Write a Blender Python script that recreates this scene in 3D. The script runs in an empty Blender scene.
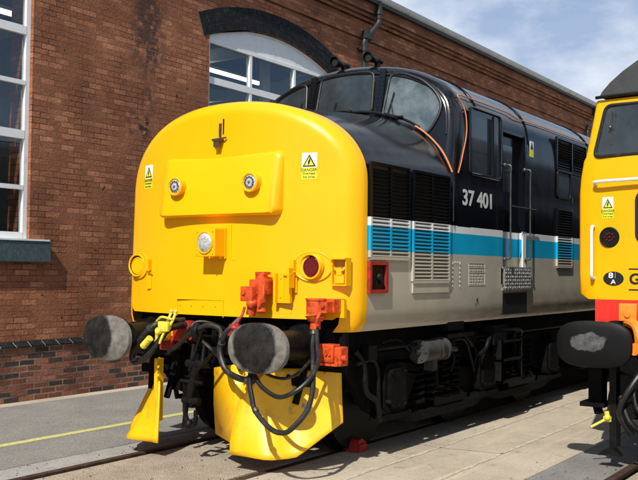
import bpy, bmesh, math, random
from mathutils import Vector, Matrix
random.seed(7)
R = math.radians
S = bpy.context.scene
COL = S.collection

# ------------------------------------------------------------------ camera
CAM = dict(loc=(5.46819141, -6.48354510, 1.68788201), yaw=0.596856855, pitch=0.033424, roll=0.010288, f=924.65)
def make_camera():
    y, p, r = CAM['yaw'], CAM['pitch'], CAM['roll']
    f = Vector((-math.sin(y)*math.cos(p), math.cos(y)*math.cos(p), math.sin(p)))
    rt = Vector((math.cos(y), math.sin(y), 0)); up = rt.cross(f)
    r2 = rt*math.cos(r)+up*math.sin(r); u2 = -rt*math.sin(r)+up*math.cos(r)
    cd = bpy.data.cameras.new('camera'); c = bpy.data.objects.new('camera', cd); COL.objects.link(c)
    m = Matrix((r2, u2, -f)).transposed().to_4x4(); m.translation = Vector(CAM['loc'])
    c.matrix_world = m
    cd.sensor_width = 36; cd.lens = CAM['f']/638*36; cd.clip_end = 3000; cd.clip_start = .05
    S.camera = c
make_camera()

# ------------------------------------------------------------------ light
SUN_DIR = Vector((0.24, -0.95, 1.0)).normalized()          # towards the sun
elev = math.asin(SUN_DIR.z); azim = math.atan2(SUN_DIR.x, SUN_DIR.y)
sl = bpy.data.lights.new('sun', 'SUN'); sl.energy = 4.6; sl.angle = R(0.53); sl.color = (1, .96, .89)
so = bpy.data.objects.new('sun', sl); COL.objects.link(so)
so.rotation_euler = SUN_DIR.to_track_quat('Z', 'Y').to_euler(); so.location = (8, -20, 20)

W = bpy.data.worlds.new('World'); S.world = W; W.use_nodes = True
nt = W.node_tree; nt.nodes.clear()
def N(nt, t, **k):
    n = nt.nodes.new(t)
    for a, b in k.items(): setattr(n, a, b)
    return n
sky = N(nt, 'ShaderNodeTexSky', sky_type='NISHITA', sun_disc=False, sun_elevation=elev, sun_rotation=azim)
sky.air_density = 1.0; sky.dust_density = .3; sky.ozone_density = 2.5
tc = N(nt, 'ShaderNodeTexCoord')
mp = N(nt, 'ShaderNodeMapping'); mp.inputs['Scale'].default_value = (1, 1, 1.9); mp.inputs['Location'].default_value = (.35, .1, .42)
nz = N(nt, 'ShaderNodeTexNoise'); nz.inputs['Scale'].default_value = 2.1; nz.inputs['Detail'].default_value = 7; nz.inputs['Roughness'].default_value = .56; nz.inputs['Distortion'].default_value = .35
cr = N(nt, 'ShaderNodeValToRGB'); cr.color_ramp.elements[0].position = .41; cr.color_ramp.elements[1].position = .55
nz2 = N(nt, 'ShaderNodeTexNoise'); nz2.inputs['Scale'].default_value = 3.6; nz2.inputs['Detail'].default_value = 9; nz2.inputs['Roughness'].default_value = .6
cr2 = N(nt, 'ShaderNodeValToRGB'); e = cr2.color_ramp.elements
e[0].position = .36; e[0].color = (3.9, 5.1, 7.4, 1); e[1].position = .60; e[1].color = (9.6, 10.1, 10.8, 1)
mx = N(nt, 'ShaderNodeMixRGB'); bg = N(nt, 'ShaderNodeBackground'); bg.inputs[1].default_value = .085
ow = N(nt, 'ShaderNodeOutputWorld')
L = nt.links.new
L(tc.outputs['Generated'], mp.inputs[0]); L(mp.outputs[0], nz.inputs[0]); L(mp.outputs[0], nz2.inputs[0])
L(nz.outputs[0], cr.inputs[0]); L(nz2.outputs[0], cr2.inputs[0])
L(cr.outputs[0], mx.inputs[0]); L(sky.outputs[0], mx.inputs[1]); L(cr2.outputs[0], mx.inputs[2])
L(mx.outputs[0], bg.inputs[0]); L(bg.outputs[0], ow.inputs[0])
S.view_settings.view_transform = 'Standard'; S.view_settings.look = 'None'
S.view_settings.exposure = 0.2; S.view_settings.gamma = 1; S.view_settings.use_curve_mapping = False
S.render.engine = 'CYCLES'
S.cycles.max_bounces = 8; S.cycles.transparent_max_bounces = 12

# ------------------------------------------------------------------ materials
def mat(name, col, rough=.5, metal=0., coat=0., var=.12, vscale=6., bump=0., bscale=60., dirt=None, dscale=3., dth=(.55, .75), spec=.5, emit=None, rvar=0.):
    m = bpy.data.materials.new(name); m.use_nodes = True; t = m.node_tree
    b = t.nodes['Principled BSDF']; b.inputs['Roughness'].default_value = rough; b.inputs['Metallic'].default_value = metal
    b.inputs['Coat Weight'].default_value = coat; b.inputs['Coat Roughness'].default_value = .06
    b.inputs['Specular IOR Level'].default_value = spec
    tc = N(t, 'ShaderNodeTexCoord'); n1 = N(t, 'ShaderNodeTexNoise'); n1.inputs['Scale'].default_value = vscale; n1.inputs['Detail'].default_value = 6
    t.links.new(tc.outputs['Object'], n1.inputs[0])
    r = N(t, 'ShaderNodeValToRGB'); r.color_ramp.elements[0].position = .3; r.color_ramp.elements[1].position = .7
    r.color_ramp.elements[0].color = tuple(c*(1-var) for c in col)+(1,); r.color_ramp.elements[1].color = tuple(min(1, c*(1+var)) for c in col)+(1,)
    t.links.new(n1.outputs[0], r.inputs[0]); out = r.outputs[0]
    if dirt:
        n2 = N(t, 'ShaderNodeTexNoise'); n2.inputs['Scale'].default_value = dscale; n2.inputs['Detail'].default_value = 9; n2.inputs['Roughness'].default_value = .65
        t.links.new(tc.outputs['Object'], n2.inputs[0])
        r2 = N(t, 'ShaderNodeValToRGB'); r2.color_ramp.elements[0].position = dth[0]; r2.color_ramp.elements[1].position = dth[1]
        t.links.new(n2.outputs[0], r2.inputs[0])
        mi = N(t, 'ShaderNodeMixRGB'); mi.inputs[2].default_value = tuple(dirt)+(1,)
        t.links.new(r2.outputs[0], mi.inputs[0]); t.links.new(out, mi.inputs[1]); out = mi.outputs[0]
    t.links.new(out, b.inputs['Base Color'])
    if rvar:
        mr = N(t, 'ShaderNodeMapRange'); mr.inputs['To Min'].default_value = rough-rvar; mr.inputs['To Max'].default_value = rough+rvar
        t.links.new(n1.outputs[0], mr.inputs[0]); t.links.new(mr.outputs[0], b.inputs['Roughness'])
    if bump:
        n3 = N(t, 'ShaderNodeTexNoise'); n3.inputs['Scale'].default_value = bscale; n3.inputs['Detail'].default_value = 4
        t.links.new(tc.outputs['Object'], n3.inputs[0])
        bp = N(t, 'ShaderNodeBump'); bp.inputs['Strength'].default_value = bump; bp.inputs['Distance'].default_value = .01
        t.links.new(n3.outputs[0], bp.inputs['Height']); t.links.new(bp.outputs[0], b.inputs['Normal'])
    if emit:
        b.inputs['Emission Color'].default_value = tuple(emit[:3])+(1,); b.inputs['Emission Strength'].default_value = emit[3]
    return m

M = {}
M['yellow'] = mat('yellow_paint', (.90, .438, .001), .36, coat=.06, var=.035, vscale=2.2, bump=.16, bscale=2.6, rvar=.07, spec=.32, dirt=(.52, .25, .01), dscale=26, dth=(.70, .80))
M['yellow2'] = mat('second_yellow_paint', (.90, .42, .001), .36, coat=.05, var=.04, vscale=2.5, bump=.12, bscale=3, spec=.32, dirt=(.45, .22, .015), dscale=18, dth=(.66, .8))
M['yellow_worn'] = mat('plough_yellow_paint', (.88, .47, .003), .42, coat=.1, var=.08, bump=.1, bscale=14, dirt=(.34, .19, .03), dscale=7, dth=(.58, .8))
M['black_gloss'] = mat('black_gloss_paint', (.005, .0055, .007), .15, coat=.2, var=.1, bump=.03, bscale=5, rvar=.04)
M['dark'] = mat('underframe_black', (.0045, .0042, .004), .7, var=.4, vscale=12, bump=.35, bscale=70, dirt=(.013, .011, .009), dscale=9, dth=(.52, .8), spec=.08)
M['dark2'] = mat('greasy_dark_steel', (.006, .0057, .0055), .5, metal=.1, var=.4, vscale=14, bump=.35, bscale=60, dirt=(.018, .014, .010), dscale=12, spec=.2)
M['steel'] = mat('dull_grey_steel', (.075, .075, .073), .45, metal=.5, var=.3, vscale=20, bump=.2, dirt=(.05, .045, .04), dscale=8)
M['mid_steel'] = mat('dusty_cylinder_steel', (.06, .058, .053), .55, metal=.2, var=.4, vscale=14, bump=.3, dirt=(.02, .018, .015), dscale=7, dth=(.45, .7), spec=.3)
M['pale_steel'] = mat('worn_bright_steel', (.30, .30, .29), .45, metal=.4, var=.3, vscale=20, bump=.2, dirt=(.12, .12, .11), dscale=10)
M['rail_steel'] = mat('rusty_rail_steel', (.085, .052, .036), .5, metal=.35, var=.4, vscale=9, bump=.2, bscale=90)
M['white'] = mat('white_paint', (.72, .72, .69), .4, var=.05)
M['white_frame'] = mat('white_window_frame_paint', (.80, .81, .80), .5, var=.05, dirt=(.45, .45, .42), dscale=5, dth=(.6, .9), bump=.05)
M['orange'] = mat('orange_paint', (.78, .085, .012), .45, var=.2, vscale=20, bump=.2, bscale=50, dirt=(.13, .028, .012), dscale=18, dth=(.42, .72))
M['orange_light'] = mat('light_orange_paint', (.85, .25, .02), .45, var=.1, bump=.1, dirt=(.3, .1, .02), dscale=14)
M['red'] = mat('red_paint', (.40, .016, .012), .55, var=.2, bump=.1, dirt=(.11, .015, .012), dscale=16, dth=(.42, .7))
M['rubber'] = mat('black_rubber', (.008, .008, .008), .45, var=.3, vscale=30, bump=.15, bscale=90, dirt=(.06, .052, .042), dscale=12)
M['glass_dark'] = mat('dark_cab_glass', (.03, .038, .042), .07, var=.3, coat=0, spec=.7, dirt=(.07, .08, .075), dscale=5, dth=(.55, .85), bump=.01, bscale=3)
M['glass_dirty_sky'] = mat('dusty_sky_tint_glass', (.065, .088, .098), .12, var=.3, spec=.7, dirt=(.20, .235, .24), dscale=5, dth=(.42, .85), bump=.01, bscale=3)  # pale teal base stands partly for reflected sky, the blotches are dirt
M['lens'] = mat('clear_lamp_lens', (.55, .56, .55), .12, metal=.3, var=.5, vscale=55, bump=.6, bscale=80)
M['red_lens'] = mat('red_lamp_lens', (.12, .006, .01), .2, var=.6, vscale=90, bump=.6, bscale=90)
M['copper'] = mat('copper_orange_lining', (.62, .20, .07), .4, var=.1)
M['slate'] = mat('blue_grey_sill_paint', (.055, .085, .095), .6, var=.25, vscale=20, bump=.2, bscale=40, dirt=(.12, .14, .14), dscale=12)
M['bbrick'] = mat('dark_engineering_brick', (.010, .011, .013), .7, var=.5, spec=.2, vscale=11, bump=.4, bscale=50, dirt=(.06, .06, .065), dscale=14)
M['mortar'] = mat('grey_mortar', (.11, .10, .09), .9, var=.2, bump=.3)
M['pale_mortar'] = mat('pale_lime_mortar', (.34, .32, .28), .9, var=.2, bump=.3)
M['gutter'] = mat('pale_grey_gutter', (.62, .62, .59), .5, var=.1, dirt=(.2, .19, .17), dscale=3)
M['iron'] = mat('black_iron_pipe', (.02, .02, .021), .5, var=.2, bump=.1)
M['room'] = mat('dim_room_wall', (.20, .21, .21), .8, var=.2)
M['roomdk'] = mat('dim_room_steelwork', (.45, .44, .38), .7, var=.1)
M['strip'] = mat('lit_tube_and_fill', (.9, .9, .8), .5, emit=(1, .95, .82, 2.5))
M['sticker_white'] = mat('sticker_white', (.80, .80, .76), .4, var=.02)
M['sticker_yellow'] = mat('sticker_yellow', (.80, .78, .04), .4, var=.02)
M['ink'] = mat('black_print', (.01, .01, .01), .5, var=.02)
M['letter'] = mat('pale_lettering', (.62, .63, .62), .45, var=.03)
M['tan'] = mat('pale_stencil_lettering', (.50, .47, .40), .6, var=.05)
M['roof2'] = mat('dark_grey_roof_paint', (.045, .046, .048), .55, var=.2, bump=.2, bscale=40)
M['blue'] = mat('blue_hose_tape', (.02, .09, .2), .5)

def glass_mat():
    m = bpy.data.materials.new('window_glass'); m.use_nodes = True; t = m.node_tree; t.nodes.clear()
    o = N(t, 'ShaderNodeOutputMaterial'); mi = N(t, 'ShaderNodeMixShader'); tr = N(t, 'ShaderNodeBsdfTransparent'); g = N(t, 'ShaderNodeBsdfGlossy')
    tr.inputs[0].default_value = (.78, .84, .86, 1); g.inputs['Roughness'].default_value = .02; g.inputs[0].default_value = (.9, .95, 1, 1)
    lw = N(t, 'ShaderNodeLayerWeight'); lw.inputs[0].default_value = .5; pw = N(t, 'ShaderNodeMath', operation='POWER'); pw.inputs[1].default_value = 4.0; t.links.new(lw.outputs['Facing'], pw.inputs[0]); fr = N(t, 'ShaderNodeMath', operation='MULTIPLY_ADD'); fr.inputs[1].default_value = .85; fr.inputs[2].default_value = .13; t.links.new(pw.outputs[0], fr.inputs[0])
    tc = N(t, 'ShaderNodeTexCoord'); nz = N(t, 'ShaderNodeTexNoise'); nz.inputs['Scale'].default_value = 1.3
    bp = N(t, 'ShaderNodeBump'); bp.inputs['Strength'].default_value = .05; bp.inputs['Distance'].default_value = .02
    t.links.new(tc.outputs['Object'], nz.inputs[0]); t.links.new(nz.outputs[0], bp.inputs['Height']); t.links.new(bp.outputs[0], g.inputs['Normal'])
    t.links.new(fr.outputs[0], mi.inputs[0]); t.links.new(tr.outputs[0], mi.inputs[1]); t.links.new(g.outputs[0], mi.inputs[2]); t.links.new(mi.outputs[0], o.inputs[0])
    return m
M['pane'] = glass_mat()

def brick_mat(name, c1, c2, mortar, msize=.006, stain=True, dark=(.02, .017, .018), darkth=(.60, .66), bright=None, lowdark=0):
    m = bpy.data.materials.new(name); m.use_nodes = True; t = m.node_tree; b = t.nodes['Principled BSDF']
    b.inputs['Roughness'].default_value = .88; b.inputs['Specular IOR Level'].default_value = .25
    l = t.links.new
    tc = N(t, 'ShaderNodeTexCoord'); sx = N(t, 'ShaderNodeSeparateXYZ'); l(tc.outputs['Object'], sx.inputs[0])
    cx = N(t, 'ShaderNodeCombineXYZ')
    ad = N(t, 'ShaderNodeMath', operation='ADD'); l(sx.outputs[0], ad.inputs[0]); l(sx.outputs[1], ad.inputs[1])
    l(ad.outputs[0], cx.inputs[0]); l(sx.outputs[2], cx.inputs[1])
    nd = N(t, 'ShaderNodeTexNoise'); nd.inputs['Scale'].default_value = 9; nd.inputs['Detail'].default_value = 3
    l(tc.outputs['Object'], nd.inputs[0])
    vm = N(t, 'ShaderNodeVectorMath', operation='MULTIPLY_ADD'); vm.inputs[1].default_value = (.012, .012, 0)
    l(nd.outputs['Color'], vm.inputs[0]); l(cx.outputs[0], vm.inputs[2])
    br = N(t, 'ShaderNodeTexBrick'); br.offset = .5; br.inputs['Scale'].default_value = 1
    br.inputs['Brick Width'].default_value = .232; br.inputs['Row Height'].default_value = .076; br.inputs['Mortar Size'].default_value = msize
    br.inputs['Mortar Smooth'].default_value = .25; br.inputs['Bias'].default_value = -.1
    br.inputs['Color1'].default_value = (0, 0, 0, 1); br.inputs['Color2'].default_value = (1, 1, 1, 1); br.inputs['Mortar'].default_value = (.5, .5, .5, 1)
    l(vm.outputs[0], br.inputs['Vector'])
    r = N(t, 'ShaderNodeValToRGB'); e = r.color_ramp.elements; e[0].position = 0; e[0].color = c1+(1,); e[1].position = 1; e[1].color = c2+(1,)
    
    dk = e.new(lowdark) if lowdark else None
    if dk: e[0].color = dark+(1,); dk.color = dark+(1,); dk2 = e.new(lowdark+.02); dk2.color = c1+(1,)
    mid = e.new(.5); mid.color = tuple((a+2*bb)/3*.9 for a, bb in zip(c2, c1))+(1,)
    hi = e.new(.93); hi.color = tuple(min(1, a*1.05) for a in c2)+(1,)
    e[-1].color = tuple(min(1, a*1.35+.02) for a in c2)+(1,)
    l(br.outputs['Color'], r.inputs[0])
    # broad weathering
    n1 = N(t, 'ShaderNodeTexNoise'); n1.inputs['Scale'].default_value = 1.1; n1.inputs['Detail'].default_value = 9; n1.inputs['Roughness'].default_value = .7
    l(tc.outputs['Object'], n1.inputs[0])
    mr = N(t, 'ShaderNodeMapRange'); mr.inputs['From Min'].default_value = .3; mr.inputs['From Max'].default_value = .7; mr.inputs['To Min'].default_value = .62; mr.inputs['To Max'].default_value = 1.35
    l(n1.outputs[0], mr.inputs[0])
    mu = N(t, 'ShaderNodeVectorMath', operation='SCALE'); l(r.outputs[0], mu.inputs[0]); l(mr.outputs[0], mu.inputs['Scale'])
    # scattered burnt bricks
    n2 = N(t, 'ShaderNodeTexNoise'); n2.inputs['Scale'].default_value = 7; n2.inputs['Detail'].default_value = 2; l(vm.outputs[0], n2.inputs[0])
    r2 = N(t, 'ShaderNodeValToRGB'); r2.color_ramp.elements[0].position = darkth[0]; r2.color_ramp.elements[1].position = darkth[1]
    l(n2.outputs[0], r2.inputs[0])
    m2 = N(t, 'ShaderNodeMixRGB'); m2.inputs[2].default_value = dark+(1,); l(r2.outputs[0], m2.inputs[0]); l(mu.outputs[0], m2.inputs[1])
    # fine grain
    n4 = N(t, 'ShaderNodeTexNoise'); n4.inputs['Scale'].default_value = 38; n4.inputs['Detail'].default_value = 5; l(tc.outputs['Object'], n4.inputs[0])
    mr4 = N(t, 'ShaderNodeMapRange'); mr4.inputs['From Min'].default_value = .3; mr4.inputs['From Max'].default_value = .7; mr4.inputs['To Min'].default_value = .75; mr4.inputs['To Max'].default_value = 1.25
    l(n4.outputs[0], mr4.inputs[0]); mu4 = N(t, 'ShaderNodeVectorMath', operation='SCALE'); l(m2.outputs[0], mu4.inputs[0]); l(mr4.outputs[0], mu4.inputs['Scale'])
    # mortar, broken up
    nm = N(t, 'ShaderNodeTexNoise'); nm.inputs['Scale'].default_value = 2.3; nm.inputs['Detail'].default_value = 6; l(tc.outputs['Object'], nm.inputs[0])
    rm = N(t, 'ShaderNodeValToRGB'); rm.color_ramp.elements[0].position = .38; rm.color_ramp.elements[1].position = .66
    rm.color_ramp.elements[0].color = tuple(c*.25 for c in mortar)+(1,); rm.color_ramp.elements[1].color = mortar+(1,)
    l(nm.outputs[0], rm.inputs[0])
    m3 = N(t, 'ShaderNodeMixRGB'); l(br.outputs['Fac'], m3.inputs[0]); l(mu4.outputs[0], m3.inputs[1]); l(rm.outputs[0], m3.inputs[2])
    out = m3.outputs[0]
    if stain:
        # a soot-black patch of old repair bricks high on the pier
        def box(y0, y1, z0, z1, s=.08):
            o = None
            for c, v, sg in ((1, y0, 1), (1, y1, -1), (2, z0, 1), (2, z1, -1)):
                a = N(t, 'ShaderNodeMapRange'); a.inputs['From Min'].default_value = v-s*sg; a.inputs['From Max'].default_value = v+s*sg
                l(sx.outputs[c], a.inputs[0])
                if o is None: o = a.outputs[0]
                else:
                    q = N(t, 'ShaderNodeMath', operation='MULTIPLY'); l(o, q.inputs[0]); l(a.outputs[0], q.inputs[1]); o = q.outputs[0]
            return o
        for (bx, mn, mxx, colr, amt) in ((box(3.0, 3.62, 4.7, 6.3, .12), .38, .52, (.035, .028, .026), .8), (box(3.25, 3.5, 4.0, 4.8, .12), .45, .55, (.04, .03, .027), .7), (box(2.95, 3.4, 3.6, 3.95, .08), .5, .56, (.014, .013, .013), .85)):
            ns = N(t, 'ShaderNodeTexNoise'); ns.inputs['Scale'].default_value = 8; ns.inputs['Detail'].default_value = 4; l(tc.outputs['Object'], ns.inputs[0])
            rs = N(t, 'ShaderNodeMapRange'); rs.inputs['From Min'].default_value = mn; rs.inputs['From Max'].default_value = mxx; l(ns.outputs[0], rs.inputs[0])
            q = N(t, 'ShaderNodeMath', operation='MULTIPLY'); l(bx, q.inputs[0]); l(rs.outputs[0], q.inputs[1])
            iv = N(t, 'ShaderNodeMath', operation='MULTIPLY_ADD'); iv.inputs[1].default_value = -.95; iv.inputs[2].default_value = 1; l(br.outputs['Fac'], iv.inputs[0])
            q1 = N(t, 'ShaderNodeMath', operation='MULTIPLY'); l(q.outputs[0], q1.inputs[0]); l(iv.outputs[0], q1.inputs[1])
            q2 = N(t, 'ShaderNodeMath', operation='MULTIPLY'); l(q1.outputs[0], q2.inputs[0]); q2.inputs[1].default_value = amt
            mm = N(t, 'ShaderNodeMixRGB'); mm.inputs[2].default_value = colr+(1,); l(q2.outputs[0], mm.inputs[0]); l(out, mm.inputs[1]); out = mm.outputs[0]
        for (py, pz, rr) in ((3.26, 4.86, .035), (3.55, 4.82, .05), (3.25, 3.62, .02)):      # pale lime blobs
            ds = N(t, 'ShaderNodeVectorMath', operation='DISTANCE'); ds.inputs[1].default_value = (-4.28, py, pz); l(tc.outputs['Object'], ds.inputs[0])
            ad2 = N(t, 'ShaderNodeMath', operation='MULTIPLY_ADD'); l(n4.outputs[0], ad2.inputs[0]); ad2.inputs[1].default_value = .22; l(ds.outputs['Value'], ad2.inputs[2])
            a = N(t, 'ShaderNodeMapRange'); a.inputs['From Min'].default_value = rr+.09; a.inputs['From Max'].default_value = rr+.05; l(ad2.outputs[0], a.inputs[0])
            mm = N(t, 'ShaderNodeMixRGB'); mm.inputs[2].default_value = (.25, .235, .21, 1); l(a.outputs[0], mm.inputs[0]); l(out, mm.inputs[1]); out = mm.outputs[0]
    l(out, b.inputs['Base Color'])
    sub = N(t, 'ShaderNodeMath', operation='MULTIPLY_ADD'); sub.inputs[1].default_value = -1.0
    l(br.outputs['Fac'], sub.inputs[0]); l(n4.outputs[0], sub.inputs[2])
    a2 = N(t, 'ShaderNodeMath', operation='MULTIPLY_ADD'); a2.inputs[1].default_value = .5; l(br.outputs['Color'], a2.inputs[0]); l(sub.outputs[0], a2.inputs[2])
    bp = N(t, 'ShaderNodeBump'); bp.inputs['Strength'].default_value = .6; bp.inputs['Distance'].default_value = .010
    l(a2.outputs[0], bp.inputs['Height']); l(bp.outputs[0], b.inputs['Normal'])
    return m
M['brick'] = brick_mat('red_brick', (.27, .098, .048), (.42, .172, .088), (.26, .13, .075), darkth=(.70, .76))
M['brick_low'] = brick_mat('old_plinth_brick', (.18, .062, .04), (.38, .15, .09), (.38, .30, .235), msize=.010, stain=False, darkth=(.66, .72), dark=(.07, .045, .042), lowdark=.13)

def livery(name, bands, rough=.15, coat=0.):
    """paint whose colour is banded by the height at which it is painted on the side"""
    m = bpy.data.materials.new(name); m.use_nodes = True; t = m.node_tree; b = t.nodes['Principled BSDF']; l = t.links.new
    b.inputs['Roughness'].default_value = rough; b.inputs['Coat Weight'].default_value = coat; b.inputs['Coat Roughness'].default_value = .05; b.inputs['Specular IOR Level'].default_value = .28
    tc = N(t, 'ShaderNodeTexCoord'); sx = N(t, 'ShaderNodeSeparateXYZ'); l(tc.outputs['Object'], sx.inputs[0])
    out = None
    for z, c in bands:
        if out is None:
            v = N(t, 'ShaderNodeRGB'); v.outputs[0].default_value = c+(1,); out = v.outputs[0]; continue
        g = N(t, 'ShaderNodeMath', operation='GREATER_THAN'); g.inputs[1].default_value = z; l(sx.outputs[2], g.inputs[0])
        mi = N(t, 'ShaderNodeMixRGB'); mi.inputs[2].default_value = c+(1,); l(g.outputs[0], mi.inputs[0]); l(out, mi.inputs[1]); out = mi.outputs[0]
    nz = N(t, 'ShaderNodeTexNoise'); nz.inputs['Scale'].default_value = 3; nz.inputs['Detail'].default_value = 8; l(tc.outputs['Object'], nz.inputs[0])
    mr = N(t, 'ShaderNodeMapRange'); mr.inputs['To Min'].default_value = .85; mr.inputs['To Max'].default_value = 1.15; l(nz.outputs[0], mr.inputs[0])
    mu = N(t, 'ShaderNodeVectorMath', operation='SCALE'); l(out, mu.inputs[0]); l(mr.outputs[0], mu.inputs['Scale']); out = mu.outputs[0]
    # road dirt thrown up along the bottom edge
    n2 = N(t, 'ShaderNodeTexNoise'); n2.inputs['Scale'].default_value = 5; n2.inputs['Detail'].default_value = 8; n2.inputs['Roughness'].default_value = .7
    mp = N(t, 'ShaderNodeMapping'); mp.inputs['Scale'].default_value = (1, .6, 2); l(tc.outputs['Object'], mp.inputs[0]); l(mp.outputs[0], n2.inputs[0])
    a = N(t, 'ShaderNodeMapRange'); a.inputs['From Min'].default_value = 1.52; a.inputs['From Max'].default_value = 1.17; l(sx.outputs[2], a.inputs[0])
    a3 = N(t, 'ShaderNodeMapRange'); a3.inputs['From Min'].default_value = 1.0; a3.inputs['From Max'].default_value = 4.2; a3.inputs['To Min'].default_value = .1; a3.inputs['To Max'].default_value = .65; l(sx.outputs[1], a3.inputs[0])
    q = N(t, 'ShaderNodeMath', operation='MULTIPLY'); l(a.outputs[0], q.inputs[0]); l(a3.outputs[0], q.inputs[1])
    rr = N(t, 'ShaderNodeMapRange'); rr.inputs['From Min'].default_value = .38; rr.inputs['From Max'].default_value = .56; l(n2.outputs[0], rr.inputs[0])
    q2 = N(t, 'ShaderNodeMath', operation='MULTIPLY'); l(q.outputs[0], q2.inputs[0]); l(rr.outputs[0], q2.inputs[1])
    mi = N(t, 'ShaderNodeMixRGB'); mi.inputs[2].default_value = (.17, .105, .06, 1); l(q2.outputs[0], mi.inputs[0]); l(out, mi.inputs[1])
    l(mi.outputs[0], b.inputs['Base Color'])
    bp = N(t, 'ShaderNodeBump'); bp.inputs['Strength'].default_value = .22; bp.inputs['Distance'].default_value = .02
    n5 = N(t, 'ShaderNodeTexNoise'); n5.inputs['Scale'].default_value = 2.5; l(tc.outputs['Object'], n5.inputs[0]); l(n5.outputs[0], bp.inputs['Height']); l(bp.outputs[0], b.inputs['Normal'])
    return m
GREY, BLUE, WHT, BLK = (.44, .405, .32), (.008, .34, .56), (.72, .73, .72), (.004, .0045, .006)
BANDS = [(0, GREY), (1.87, BLUE), (2.085, WHT), (2.16, BLK)]
M['livery'] = livery('banded_livery_paint', BANDS)

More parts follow.
